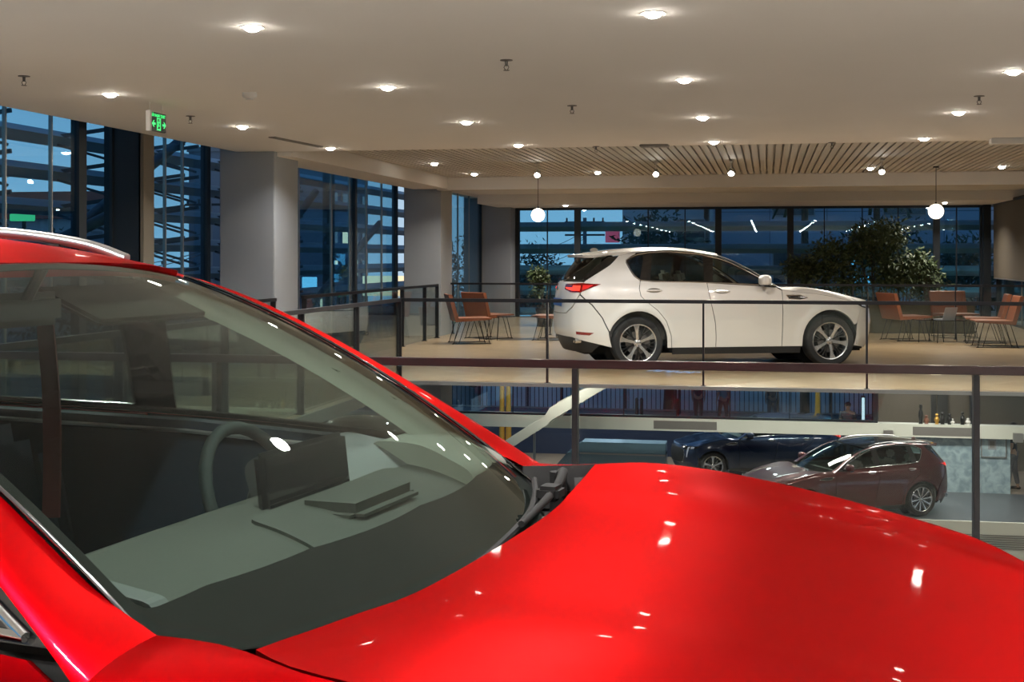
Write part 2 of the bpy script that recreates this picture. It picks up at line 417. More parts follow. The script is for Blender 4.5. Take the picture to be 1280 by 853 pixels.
def build_car(name, label, loc, rz, paint, kx=1.0, ky=1.0, kz=1.0, step=.05, R=.372, style='five', clad=None, rails=True, seatm='seat_dark', plate=None, dark_roof=False, hero=False, fold=False):
    car = empty(name, loc, rz); tag(car, label, 'car')
    W = lambda p: (p[0]*kx, p[1]*ky, p[2]*kz)
    def SD(sd): return lambda u, z: W((lambda p: (p[0], p[1]*sd, p[2]))(body_base(u, z)))
    SF = SD(1)
    P = MATS[paint]; clad_m = MATS[clad] if clad else P
    g = .0025
    # side panels
    door_f = [(.703, .29), (.703, .95), (.701, 1.066), (.62, 1.108), (.3, 1.133), (-.1, 1.156), (-.405, 1.172), (-.39, 1.02), (-.355, .86), (-.30, .62), (-.285, .45), (-.285, .29)]
    door_r = [(-.29, .29), (-.29, .45), (-.305, .62), (-.36, .86), (-.395, 1.02), (-.41, 1.178), (-.9, 1.184), (-1.2, 1.190), (-1.395, 1.207), (-1.415, 1.10), (-1.395, 1.0), (-1.32, .93), (-1.15, .80), (-1.03, .66), (-.955, .46), (-.94, .29)]
    fend = [(.708, .29), (.708, 1.075), (.9, 1.05), (1.2, 1.02), (1.5, .975), (1.75, .925), (1.97, .885), (1.93, .76), (1.852, .60)]+arc(1.435, .37, .425, 30, 172)+[(1.01, .29)]
    quar = [(-.945, .29), (-.96, .46), (-1.035, .66), (-1.155, .80), (-1.325, .93), (-1.40, 1.0), (-1.42, 1.10), (-1.40, 1.208), (-1.50, 1.266), (-1.61, 1.370), (-1.705, 1.455), (-1.712, 1.494), (-1.62, 1.538), (-1.5, 1.573), (-1.5, 1.590), (-1.75, 1.567), (-1.90, 1.552),
            (-2.0, 1.42), (-2.2, 1.25), (-2.27, 1.19), (-2.28, 1.02), (-2.08, .88), (-1.93, .70), (-1.84, .52)]+[]
    quar += arc(-1.435, .37, .425, 158, 10, 14)+[(-1.01, .29)]
    for sd in (1, -1):
        S = SD(sd); F = -sd
        dfr = sheet('front_door', door_f, S, P, car, step, gap=g, flip=F); drr = sheet('rear_door', door_r, S, P, car, step, gap=g, flip=F)
        fe = sheet('front_fender', fend, S, P, car, step, gap=g, flip=F); qu = sheet('rear_quarter_panel', quar, S, P, car, step, gap=g, flip=F)
        # fender crown up to the hood seam
        xs = [.706+(1.97-.706)*k/24 for k in range(25)]
        seam = spl([(.70, .735), (.80, .752), (.88, .785), (.95, .825), (1.05, .848), (1.3, .852), (1.7, .81), (1.97, .71)])
        zt = spl([(.708, 1.075), (.9, 1.05), (1.2, 1.02), (1.5, .975), (1.75, .925), (1.97, .885)])
        A = [S(x, zt(x)) for x in xs]; B = [W((x, sd*seam(x), hood_z(x, seam(x))-.001)) for x in xs]
        TA = [Vector(S(x, zt(x)+.01))-Vector(S(x, zt(x)-.01)) for x in xs]; TB = [(0, -sd, -(hood_z(x, seam(x)+.01)-hood_z(x, seam(x)-.01))/.02) for x in xs]
        loft('fender_crown', A, B, TA, TB, P, fe, 10, flip=(sd > 0), ka=[.45+.45*min(1, k/10) for k in range(25)], kb=[.45+.35*min(1, k/10) for k in range(25)])
        B2 = [(b[0], b[1]-sd*.004, b[2]-.10) for b in B]
        loft('fender_flange', B, B2, [(0, 0, -1)]*25, [(0, 0, -1)]*25, MATS['plastic_black'], fe, 2, flip=(sd > 0))
        # inner cavity wall beside the cowl
        # window frame, panes
        pn = [p for _, p in PANES]
        fr = sheet('window_frame', inset(DLO, -.018), S, MATS['gloss_black'], car, step, off=-.006, flip=F, holes=pn, thick=.006)
        for (nm, p) in PANES:
            par = {'front': dfr, 'rear': drr, 'quarter': qu}[nm]
            sheet('window_pane', inset(p, -.002), S, MATS['car_glass'], par, step, off=-.009, flip=F, rim=False)
        tube_obj('window_trim', [Vector(S(*p))+Vector((0, sd*.001, 0)) for p in DLO+DLO[:1]], .0075, MATS['chrome'], fr, 6)
        # A pillar and roof rail strip
        A, B, TA, TB = [], [], [], []
        for i, (x, z) in enumerate(C1):
            A.append(S(x, z)); TA.append(Vector(S(x, z+.01))-Vector(S(x, z-.01)))
            if i in C2S:
                s = C2S[i]; p = ws_pt(s, sd); q = ws_pt(s, sd*.97)
                if i == 0:
                    B.append(W((.706, sd*seam(.706), hood_z(.706, seam(.706))-.001))); TB.append((0, -sd, -(hood_z(.706, seam(.706)+.01)-hood_z(.706, seam(.706)-.01))/.02)); continue
                B.append(W(p)); TB.append(Vector(q)-Vector(p)+Vector((0, 0, -.004)))
            else: B.append(W((x, sd*.62, roof_z(x, .62)))); TB.append((0, -sd, .14))
        A2, B2, TA2, TB2 = [], [], [], []
        n = len(A)
        fA, fB = [spl([(i,)+tuple(v) for i, v in enumerate(L)]) for L in (A, B)]; fTA, fTB = [spl([(i,)+tuple(Vector(v).normalized()) for i, v in enumerate(L)]) for L in (TA, TB)]
        K = (n-1)*4
        for k in range(K+1):
            t = k/4; A2.append(fA(t)); B2.append(fB(t)); TA2.append(fTA(t)); TB2.append(fTB(t))
        loft('roof_pillar', A2, B2, TA2, TB2, P, car, 8, flip=(sd > 0), ka=[.45-.03*min(1, k/4) for k in range(K+1)], kb=.45)
        # black D garnish
        sheet('rear_window_garnish', [(-1.91, 1.545), (-2.01, 1.42), (-2.2, 1.255), (-2.30, 1.215), (-2.33, 1.235), (-2.24, 1.40), (-2.10, 1.53)], S, MATS['gloss_black'], car, step, off=.002, flip=F)
        # sill and arches
        sheet('sill_trim', [(.98, .285), (-.93, .285), (-.93, .20), (.98, .20)], S, MATS['plastic_black'], car, step, off=.004, flip=F)
        if clad or hero:
            for cx in (1.435, -1.435):
                pl = arc(cx, .37, .485, -6 if cx > 0 else -2, 186, 18)+arc(cx, .37, .425, 186, -6, 18)
                sheet('wheel_arch_trim', pl, S, clad_m, car, step, off=.006, flip=F)
        for cx in (1.435, -1.435):
            a = MB(); a.lathe([(.43, .55), (.432, .86)], 28, c=(cx*kx, 0, .37*kz), axis='Y', a0=-.15, a1=PI+.15)
            a.lathe([(.0, .56), (.44, .56)], 28, c=(cx*kx, 0, .37*kz), axis='Y')
            if sd < 0:
                for v in a.bm.verts: v.co.y *= -1
            a.build('wheel_arch_liner', MATS['liner'], car, smooth=40)
        # inner shell behind the gaps
        sheet('inner_shell', [(1.0, .30), (.99, .80), (1.02, 1.0), (.66, 1.04), (-.3, 1.12), (-1.40, 1.12), (-1.36, 1.0), (-1.0, .80), (-.93, .30)], S, MATS['liner'], car, .12, off=-.03, flip=F)
        # handles
        for (hx, hz, par) in ((-.20, 1.055, dfr), (-1.20, 1.075, drr)):
            h = MB(); c = Vector(S(hx, hz)); o = sd*.020
            pts = [Vector(S(hx+dx, hz))+Vector((0, sd*oo, 0)) for dx, oo in ((-.11, .002), (-.085, .022), (-.03, .032), (.04, .030), (.085, .020), (.11, .002))]
            h.tube(curve_pts(pts, 4), .0115, 8); h.build('handle', P if not hero else P, par, smooth=60)
            sheet('handle_recess', rounded([(hx-.10, hz), (hx-.05, hz+.028), (hx+.05, hz+.028), (hx+.10, hz), (hx+.05, hz-.028), (hx-.05, hz-.028)], 4), S, MATS['chrome'], par, .03, off=.0015, flip=F, thick=.001)
        # fender vent
        sheet('fender_vent', [(.76, 1.0), (.98, 1.0), (1.09, .965), (.98, .945), (.80, .955)], S, MATS['gloss_black'], fe, .04, off=.004, flip=F)
        tube_obj('vent_trim', [Vector(S(*q))+Vector((0, sd*.005, 0)) for q in [(.76, 1.003), (.97, 1.003), (1.09, .965), (.97, .943), (.80, .952), (.76, 1.003)]], .006, MATS['chrome'], fe, 6)
        # mirror
        mb = MB(); R0 = Matrix.Translation(W((.43, sd*.99, 1.205)))
        t = bmesh.new(); bmesh.ops.create_uvsphere(t, u_segments=20, v_segments=12, radius=1)
        for v in t.verts:
            c = v.co; c.x = c.x*.075-(.02 if c.x < 0 else 0); c.y = math.copysign(abs(c.y)**.75, c.y)*.115; c.z = math.copysign(abs(c.z)**.7, c.z)*.082
            c.x -= abs(c.y)*.15
            v.co = R0 @ c if not fold else Vector(W((.19+c.y, sd*(.955+c.x*.8), 1.115+c.z*.8)))
        mb._add(t); mm = mb.build('mirror', MATS['gloss_black'] if fold else P, car, smooth=60)
        st = MB().bar(W((.42 if fold else .50, sd*.83, 1.14)), W((.36 if fold else .45, sd*.94, 1.14 if fold else 1.165)), .07, .035, bev=.01)
        if not fold: st.box(*(lambda c: (c[0]-.075, c[0]+.03, c[1]-.10, c[1]+.10, c[2]-.085, c[2]-.045))(W((.43, sd*.985, 1.205))), .015)
        st.build('mirror_stalk', MATS['gloss_black'], mm, smooth=40)
        # lamps
        tl = sheet('tail_lamp', [(-2.00, 1.158), (-2.3, 1.170), (-2.74, 1.150), (-2.72, 1.085), (-2.50, 1.045), (-2.28, 1.045)], S, MATS['tail_red'], car, .04, off=.008, flip=F, thick=.02)
        sheet('lamp_glow', [(-2.30, 1.135), (-2.46, 1.135), (-2.47, 1.105), (-2.70, 1.110), (-2.66, 1.090), (-2.48, 1.068), (-2.30, 1.068)], S, MATS['tail_glow'], tl, .04, off=.012, flip=F, thick=.003)
        sheet('lamp_glow', [(-2.10, 1.142), (-2.26, 1.142), (-2.26, 1.078), (-2.18, 1.098)], S, MATS['tail_glow2'], tl, .04, off=.012, flip=F, thick=.003)
        sheet('reflector', [(-2.05, .50), (-2.33, .515), (-2.33, .475), (-2.12, .465)], S, MATS['tail_red'], car, .05, off=.004, flip=F, thick=.003)
        hl = sheet('headlamp', [(1.80, .905), (2.02, .905), (2.42, .88), (2.42, .80), (2.15, .80), (2.0, .825)], S, MATS['lamp_dark'], car, .04, off=.006, flip=F)
        sheet('lamp_lens', [(2.0, .885), (2.10, .885), (2.10, .83), (2.0, .84)], S, MATS['lamp_lens'], hl, .04, off=.010, flip=F, thick=.003)
        sheet('lamp_lens', [(2.14, .88), (2.20, .875), (2.20, .60), (2.17, .60)], S, MATS['lamp_lens'], hl, .05, off=.010, flip=F, thick=.003)
        if sd < 0: sheet('fuel_cap', fillet([(-1.86, 1.005), (-1.52, 1.005), (-1.52, 1.16), (-1.86, 1.16)], .07, 4), S, P, qu, .05, off=.003, flip=F, thick=.004)
        if rails:
            pts = [W((x, sd*y, z)) for x, y, z in (((-.30, .60, roof_z(-.30, .60)+.002), (-.45, .602, roof_z(-.45, .60)+.022), (-.75, .604, roof_z(-.75, .60)+.03), (-1.2, .602, roof_z(-1.2, .60)+.03), (-1.65, .59, roof_z(-1.65, .58)+.03), (-1.85, .58, roof_z(-1.85, .57)+.0)))]
            tube_obj('roof_rail', curve_pts(pts, 6), .014, MATS['rail_silver'], car, 8)
            MB().bar(W((-.5, sd*.602, roof_z(-.5, .60)+.004)), W((-1.8, sd*.585, roof_z(-1.8, .58)-.005)), .02, .02).build('rail_base', MATS['plastic_black'], car)
        for (wx, st_) in ((1.435, 0), (-1.435, 0)): wheel(car, wx*kx, sd*(.918*ky-.115), style, R)
    m6 = lambda pts, c: pts+[(2*c-a, b) for a, b in pts[::-1] if abs(2*c-2*a) > 1e-6]
    # ends
    sheet('front_bumper', m6([(1.865, .29), (1.862, .40), (1.855, .52), (1.86, .60), (1.935, .76), (1.975, .885), (2.3, .895)], 3)+[(3.7, .24), (2.3, .24)], SF, P, car, step, gap=g, flip=-1)
    sheet('grille', m6([(2.30, .44), (2.28, .66), (2.36, .84)], 3), SF, MATS['plastic_black'], car, .06, off=.006, flip=-1)
    tube_obj('grille_trim', [SF(u, z) for u, z in [(2.36, .85), (2.27, .66), (2.34, .46), (2.6, .43), (3, .42), (3.4, .43), (3.66, .46), (3.73, .66), (3.64, .85)]], .012, MATS['chrome'], car, 6)
    rb = [(-1.85, .30), (-1.852, .52), (-1.94, .70), (-2.09, .875), (-2.29, 1.01), (-2.42, .84), (-2.6, .755), (-3.0, .745)]
    sheet('rear_bumper', m6(rb, -3)+[(-3.9, .36), (-3.55, .43), (-3, .44), (-2.45, .43), (-2.1, .36)], SF, P, car, step, gap=g, flip=-1)
    tg = sheet('tailgate', m6([(-2.285, 1.19), (-2.295, 1.02), (-2.43, .85), (-2.61, .76), (-3.0, .75)], -3), SF, P, car, step, gap=g, flip=-1)
    sheet('diffuser', m6([(-1.95, .37), (-2.3, .47), (-3.0, .47)], -3)+[(-3.8, .22), (-2.2, .22)], SF, MATS['plastic_black'], car, .08, off=-.012, flip=-1)
    sheet('rear_window', m6([(-2.31, 1.215), (-2.22, 1.40), (-2.10, 1.53)], -3), SF, MATS['car_glass'], car, .07, off=-.002, flip=-1, rim=False)
    pl = MB(); c = SF(-3, .90)
    pl.box(c[0]-.012, c[0]-.002, -.26, .26, c[2]-.055, c[2]+.055, .004); pl.build('number_plate', MATS[plate or 'plate_white'], tg)
    e = MB().ball((c[0]-.005, 0, (1.09)*kz), .05, .15, 1, .75); e.build('emblem', MATS['chrome'], tg, smooth=60)
    for sd in (1, -1):
        for q in (.52, .64):
            p = SF(-2.42, .42); MB().lathe([(.032, 0), (.037, .008), (.037, .10), (.030, .10), (.030, .012), (.0, .05)], 20, c=(-2.28*kx, sd*q*ky*.98, .385*kz), axis='X').build('exhaust_tip', MATS['chrome'], car, smooth=40)
    # hood
    fr_edge = [(lambda p: (p[0]/kx-.004, p[1]/ky))(SF(u, .893)) for u in [1.985+k*(3-1.985)/8 for k in range(9)]]
    hp = [(.912, 0), (.910, .18), (.903, .36), (.893, .52), (.882, .66), (.872, .77)]+[(x, seam(x)-.004) for x in (.91, .95, 1.0, 1.15, 1.3, 1.5, 1.7, 1.85, 1.97)]+fr_edge
    hp = hp+[(x, -y) for x, y in hp[1:-1][::-1]]
    sheet('hood', hp, lambda x, y: W((x, y, hood_z(x, y))), P, car, step, flip=1, thick=.02, gap=.001)
    # screen, roof
    rect = [(0, -1), (0, -.5), (0, 0), (0, .5), (0, 1), (1, 1), (1, .5), (1, 0), (1, -.5), (1, -1)]
    Wp = lambda s, q: W(ws_pt(s, q))
    fi = [(.145, -.92), (.205, -.72), (.235, -.4), (.245, 0), (.235, .4), (.205, .72), (.145, .92), (.6, .925), (.93, .93), (.955, .8), (.965, 0), (.955, -.8), (.93, -.93), (.6, -.925)]
    fi = fillet([(.075, -.96), (.11, -.80), (.145, -.5), (.165, 0), (.145, .5), (.11, .80), (.075, .96), (.955, .945), (.975, 0), (.955, -.945)], [.04, 0, 0, 0, 0, 0, .04, .03, 0, .03], 5)
    wsn = sheet('windshield', rect, Wp, MATS['windshield'], car, .1, flip=-1, rim=False)
    sheet('black_border', inset(rect, -.0), Wp, MATS['frit'], wsn, .08, off=-.003, flip=-1, holes=[fi], thick=.002)
    rp = [(-.08-.10*(y/.645)**2, y) for y in [.645-.129*k for k in range(11)]]
    rp = rp+[(-.4, -.62), (-.8, -.62), (-1.5, -.62), (-2.02, -.62)]+[(-2.12, -.50), (-2.18, -.30), (-2.20, 0), (-2.18, .30), (-2.12, .50)]+[(-2.02, .62), (-1.5, .62), (-.8, .62), (-.4, .62)]
    sheet('roof', rp, lambda x, y: W((x, y, roof_z(x, y))), MATS['gloss_black'] if dark_roof else P, car, step*1.3, flip=1, thick=.03)
    MB().box(-2.14*kx, -1.9*kx, -.49, .49, 1.535*kz, 1.563*kz, .01).build('spoiler', P, car, smooth=40)
    MB().ball(W((-1.85, 0, 1.625)), .04, 1.5, .35, .9).build('roof_antenna', P, car, smooth=60)
    # cowl under the screen
    b = MB(); b.box(.66*kx, 1.04*kx, -.725, .725, .94*kz, 1.005*kz, .01); b.build('cowl_panel', MATS['plastic_black'], car)
    for sd in (1, -1):
        MB().prism([(.71*kx, .94*kz), (.90*kx, .94*kz), (.90*kx, 1.05*kz), (.71*kx, 1.05*kz)], sd*.755-.010, sd*.755+.010, 'Y').build('cowl_side', MATS['plastic_black'], car)
    # cabin
    u = MB().box(-2.15*kx, 2.1*kx, -.55, .55, .20, .34, .03); u.box(-.95*kx, .95*kx, -.82, .82, .22, .36, .02); u.box(-2.1*kx, -1.9*kx, -.6, .6, .25, .5); u.build('underbody', MATS['liner'], car)
    MB().box(-2.0*kx, .85*kx, -.56, .56, .36, .42).box(-.95*kx, .95*kx, -.80, .80, .36, .42).build('cabin_floor', MATS['liner'], car)
    MB().box(.95*kx, 1.0*kx, -.70, .70, .36, 1.03*kz).build('bulkhead', MATS['liner'], car)
    hl_ = sheet('headliner', [(-.24, -.54), (-.18, 0), (-.24, .54), (-1.95, .54), (-1.95, -.54)], lambda x, y: W((x, y, roof_z(x, y)-.035)), MATS['headliner'], car, .12, flip=1, thick=.01)
    sm_ = MATS[seatm]
    for yy in (.38, -.38): seat(car, -.28*kx, yy, sm_)
    seat(car, -1.12*kx, .36, sm_); seat(car, -1.12*kx, -.36, sm_)
    if not hero:
        d = MB(); d.prism([(.30, .80), (.24, .95), (.30, 1.06), (.55, 1.08), (.86, 1.035), (.9, .7), (.4, .6)], -.70, .70, 'Y'); d.build('dashboard', MATS['dash'], car)
        steering(car, (.10, .38, .98), .18)
    for yy, sd in ((.76, 1), (-.76, -1)):
        MB().box(-1.9*kx, .9*kx, min(yy, yy+sd*.05), max(yy, yy+sd*.05), .40, 1.10*kz, .02).build('door_card', MATS['door_card'], car)
    return car
def steering(car, c, r):
    c = Vector(c); tl = Matrix.Rotation(math.radians(-25), 3, 'Y')
    pts = [c+tl @ Vector((0, r*math.cos(a), r*math.sin(a))) for a in [2*PI*k/28 for k in range(29)]]
    s = MB().tube(pts, .015, 8).build('steering_wheel', MATS['wheel_rim'], car, smooth=60)
    h = MB(); h.ball(c+tl @ Vector((.02, 0, 0)), .07, .5, 1, .9)
    for a in (0, PI, -PI/2): h.bar(c, c+tl @ Vector((0, r*math.cos(a), r*math.sin(a))), .03, .02)
    h.build('steering_hub', MATS['plastic_black'], s, smooth=40)
    return s
# ---------- surfaces of the building ----------
mat('ceiling_white', (.75, .73, .70, 1), .8, vary=(1.2, .3, (.77, .75, .72, 1)))
mat('slat_white', (.50, .48, .45, 1), .7); mat('beam_white', (.68, .65, .60, 1), .8); mat('column_plaster', (.255, .27, .285, 1), .85, vary=(4, .3, (.24, .255, .27, 1)))
mat('rail_dark', (.014, .014, .016, 1), .35, .4); mat('rail_handle', (.020, .009, .010, 1), .3, .2, .3); mat('steel_dark', (.018, .024, .030, 1), .45, .5); mat('steel_trim', (.32, .31, .29, 1), .35, .7)
mat('black_metal', (.012, .012, .012, 1), .4, .5); mat('cream', (.55, .56, .48, 1), .6); mat('vent_dark', (.16, .15, .135, 1), .6)
mat('platform_grey', (.065, .075, .085, 1), .35); mat('navy', (.018, .028, .060, 1), .35, 0, .3); mat('counter_blue', (.09, .16, .22, 1), .3); mat('counter_top', (.16, .25, .31, 1), .15)
mat('lower_floor', (.20, .155, .11, 1), .3); mat('brown_wall', (.085, .070, .048, 1), .7, vary=(3, .3, (.10, .082, .058, 1))); mat('blind_olive', (.10, .082, .055, 1), .85, bump=(120, .15))
mat('fin_grey', (.30, .31, .32, 1), .6, vary=(.8, .3, (.36, .37, .38, 1))); mat('fin_arm', (.05, .055, .06, 1), .6)
mat('asphalt', (.055, .065, .075, 1), .75, vary=(.5, .3, (.075, .085, .095, 1))); mat('gold', (.55, .30, .05, 1), .35, .6)
mat('leather', (.17, .055, .024, 1), .42, bump=(30, .25)); mat('laptop', (.35, .36, .38, 1), .35, .5); mat('screen_grey', (.10, .12, .14, 1), .2)
mat('globe', (1, .95, .85, 1), .4, emit=(1, .86, .66, 1), es=3.2); mat('lens', (1, 1, 1, 1), .4, emit=(1, .93, .82, 1), es=120)
mat('white_plastic', (.62, .60, .56, 1), .5); mat('sprinkler_metal', (.12, .11, .10, 1), .4, .6)
mat('leaf', (.020, .042, .012, 1), .6, vary=(3, .3, (.055, .08, .022, 1))); mat('leaf_outside', (.015, .035, .02, 1), .6, vary=(.7, .3, (.03, .06, .03, 1)))
mat('planter', (.10, .085, .045, 1), .8, vary=(2, .35, (.065, .055, .03, 1))); mat('bark', (.05, .035, .02, 1), .8)
mat('facade_grey', (.20, .23, .27, 1), .8); mat('facade_white', (.42, .44, .46, 1), .8); mat('roof_red', (.30, .07, .035, 1), .8); mat('win_dark', (.03, .04, .05, 1), .2, 0, .5)
emis('win_lit', (1, .80, .5, 1), 1.2); emis('win_cyan', (.25, .65, .9, 1), 1.3); emis('sign_pink', (.9, .10, .18, 1), .6); emis('sign_green', (.1, .8, .3, 1), .8)
mat('concrete', (.24, .25, .26, 1), .85); mat('wire', (.012, .012, .012, 1), .7)
glass('rail_glass', (.955, .975, .968, 1), 1.5, (.9, 1, .97, 1), 0, .6); glass('rail_glass_side', (.80, .84, .83, 1), 2.6, (.95, 1, .98, 1)); glass('facade_glass', (.58, .82, .92, 1), 1.55, (.85, .93, 1, 1), 0, 1.0); glass('lower_glass', (.84, .95, .97, 1), 1.5)
def marble():
    m = mat('marble_blue', (.30, .36, .38, 1), .35); nt = m.node_tree; b = nt.nodes['Principled BSDF']
    tc = nt.nodes.new('ShaderNodeTexCoord'); n = nt.nodes.new('ShaderNodeTexNoise'); n.inputs['Scale'].default_value = 5; n.inputs['Detail'].default_value = 12; n.inputs['Distortion'].default_value = .8
    r = nt.nodes.new('ShaderNodeValToRGB'); r.color_ramp.elements[0].position = .38; r.color_ramp.elements[1].position = .62
    r.color_ramp.elements[0].color = (.19, .27, .30, 1); r.color_ramp.elements[1].color = (.33, .43, .46, 1)
    nt.links.new(tc.outputs['Object'], n.inputs['Vector']); nt.links.new(n.outputs['Fac'], r.inputs['Fac']); nt.links.new(r.outputs['Color'], b.inputs['Base Color'])
marble()
def wood_tiles(name='floor_tiles', c1=(.33, .235, .135, 1), c2=(.28, .195, .11, 1), c3=(.46, .36, .24, 1)):
    m = mat(name, (.3, .22, .15, 1), .28, coat=.25, coatr=.12); nt = m.node_tree; b = nt.nodes['Principled BSDF']
    tc = nt.nodes.new('ShaderNodeTexCoord'); mp = nt.nodes.new('ShaderNodeMapping'); mp.inputs['Rotation'].default_value = (0, 0, .62)
    br = nt.nodes.new('ShaderNodeTexBrick'); br.inputs['Scale'].default_value = 1; br.inputs['Brick Width'].default_value = 1.2; br.inputs['Row Height'].default_value = .6; br.inputs['Mortar Size'].default_value = .010
    br.inputs['Color1'].default_value = c1; br.inputs['Color2'].default_value = c2; br.inputs['Mortar'].default_value = c3
    mp2 = nt.nodes.new('ShaderNodeMapping'); mp2.inputs['Rotation'].default_value = (0, 0, .62); mp2.inputs['Scale'].default_value = (.8, 14, 1)
    n = nt.nodes.new('ShaderNodeTexNoise'); n.inputs['Scale'].default_value = 1.6; n.inputs['Detail'].default_value = 5
    mx = nt.nodes.new('ShaderNodeMix'); mx.data_type = 'RGBA'; mx.blend_type = 'OVERLAY'; mx.inputs[0].default_value = .45
    for a, c in ((mp, br), (mp2, n)): nt.links.new(tc.outputs['Object'], a.inputs['Vector']); nt.links.new(a.outputs['Vector'], c.inputs['Vector'])
    nt.links.new(br.outputs['Color'], mx.inputs[6]); nt.links.new(n.outputs['Fac'], mx.inputs[7]); nt.links.new(mx.outputs[2], b.inputs['Base Color'])
wood_tiles(); wood_tiles('floor_pale', (.34, .32, .28, 1), (.30, .28, .25, 1), (.45, .43, .39, 1))
def facade_mat():
    m = mat('facade_panels', (.2, .23, .27, 1), .7); nt = m.node_tree; b = nt.nodes['Principled BSDF']
    tc = nt.nodes.new('ShaderNodeTexCoord'); mp = nt.nodes.new('ShaderNodeMapping'); mp.inputs['Rotation'].default_value = (PI/2, 0, 0)
    br = nt.nodes.new('ShaderNodeTexBrick'); br.offset = 0; br.inputs['Scale'].default_value = 1; br.inputs['Brick Width'].default_value = 2.4; br.inputs['Row Height'].default_value = 1.6; br.inputs['Mortar Size'].default_value = .02
    br.inputs['Color1'].default_value = (.26, .30, .37, 1); br.inputs['Color2'].default_value = (.21, .25, .31, 1); br.inputs['Mortar'].default_value = (.10, .12, .15, 1)
    nt.links.new(tc.outputs['Object'], mp.inputs['Vector']); nt.links.new(mp.outputs['Vector'], br.inputs['Vector']); nt.links.new(br.outputs['Color'], b.inputs['Base Color'])
facade_mat()

CE = 2.98; XW = -7.35; YF = 34.3; XR = 12.0; YM = 16.3; YN = 6.85; XV = -4.62; LO = -4.5
# ---------- floors ----------
def slab(name, *b, m='floor_tiles', label=None): return struct(MB().box(*b).build(name, MATS[m]), label)
slab('floor', -7.3, XR, -12, YN+.08, -.12, 0, m='floor_pale')  # near slab out of view, pale neutral tiles chosen for their bounce light
slab('floor', -7.3, XV+.06, YN+.08, YM-.06, -.12, 0)
slab('floor', -7.3, XR, YM-.06, YF, -.030, 0)
slab('ceiling_lower', -7.3, XR, YM+5.2, YF, -.42, -.047, m='beam_white')
e = MB().box(XV, XR, YM-.10, YM-.06, -.034, .010).build('trim_1', MATS['steel_trim']); struct(e)
struct(MB().box(XV+.06, XV+.10, YN, YM-.10, -.12, .012).build('trim_2', MATS['steel_trim']))
struct(MB().box(XV+.1, XR, YN+.08, YN+.12, -.12, .012).build('trim_3', MATS['steel_trim']))
# ---------- ceilings ----------
slab('ceiling', -6.92, XR, -12, 16.55, CE, CE+.12, m='ceiling_white')
slab('ceiling_soffit', -6.92, XR, 16.55, 16.62, CE, CE+.5, m='beam_white')
c = MB()
for k in range(158):
    x = -6.1+k*.115; c.box(x, x+.085, 16.62, 25.3, 3.14, 3.17)
c.box(-6.3, XR, 16.62, 25.3, 3.20, 3.24); struct(c.build('ceiling_slats', MATS['slat_white']))
c = MB().box(-6.42, XR, 25.3, 25.75, 2.90, 3.3); struct(c.build('ceiling_beam', MATS['beam_white']))
c = MB().box(-6.9, -6.2, 16.62, 25.3, 2.92, 3.3); struct(c.build('ceiling_edge', MATS['beam_white']))
slab('ceiling_rear', -6.9, XR, 25.75, 31.2, 3.08, 3.2, m='ceiling_white')
slab('ceiling_rear', -6.9, XR, 31.2, YF+.05, 2.86, 3.2, m='ceiling_white')
slab('wall_roof', -7.7, XR+.1, -12, YF+.1, 3.62, 3.7, m='beam_white')
struct(MB().box(-7.6, -6.9, 25.3, YF, 3.1, 3.3).build('ceiling_edge', MATS['beam_white']))
# back and right walls (behind and beside the viewer)
slab('wall_back', -7.4, XR, -12.2, -12, LO, 3.3, m='column_plaster')
slab('wall_right', XR, XR+.2, -12, YF, LO, 3.3, m='column_plaster')
# ---------- columns ----------
def column(y, d=.92, x0=-7.16, x1=-6.4):
    c = MB().box(x0, x1, y, y+d, LO, 3.6, .01); return struct(c.build('column', MATS['column_plaster']))
column(16.5); column(25.56, .95); struct(MB().box(-7.8, -6.55, 33.6, 34.3, -.42, 3.6, .01).build('column', MATS['column_plaster'])); column(7.3)
struct(MB().box(-7.34, -6.98, 13.88, 14.02, -.1, 3.6).build('column_steel', MATS['steel_dark']))
struct(MB().box(-7.0, -6.94, 13.88, 14.14, -.1, 3.6).build('column_cladding', MATS['brown_wall']))
# ---------- window walls ----------
def window_wall(name, axis, c, s0, s1, joints, mulls, z0, z1, gm, mw=.16):
    w = empty(name); w['kind'] = 'structure'
    g = MB(); k = sorted([s0]+joints+mulls+[s1])
    for a, b in zip(k, k[1:]):
        if axis == 'Y': g.box(a+.006, b-.006, c, c+.012, z0, z1)
        else: g.box(c, c+.012, a+.006, b-.006, z0, z1)
    g.build('pane', MATS[gm], w)
    f = MB()
    for p, wd in [(m, mw) for m in mulls]+[(s0, .1), (s1, .1)]:
        if axis == 'Y': f.box(p-wd/2, p+wd/2, c-.06, c+.10, z0, z1)
        else: f.box(c-.06, c+.04, p-wd/2, p+wd/2, z0, z1)
    for zz in (z0, z1-.06):
        if axis == 'Y': f.box(s0, s1, c-.05, c+.07, zz, zz+.06)
        else: f.box(c-.07, c+.05, s0, s1, zz, zz+.06)
    f.build('frame', MATS['steel_dark'], w); f = MB()
    for p in joints:
        if axis == 'Y': f.box(p-.014, p+.014, c-.03, c+.02, z0, z1)
        else: f.box(c-.015, c+.025, p-.010, p+.010, z0, z1)
    f.build('joint', MATS['steel_trim' if axis == 'X' else 'steel_dark'], w); return w
fm = [-4.9, -1.25, .56, 4.12]; fj = [-3.05, 2.33, -5.7, -2.1, 1.4, 3.2, 4.6]
window_wall('window_1', 'Y', YF, -6.5, 5.2, fj, fm, 0, 2.86, 'facade_glass')
window_wall('window_2', 'X', XW, -12, 13.9, [-9, -6, -3, 0, 3, 6, 8.6, 10.2, 11.75, 12.6], [13.2], -.1, 3.6, 'facade_glass')
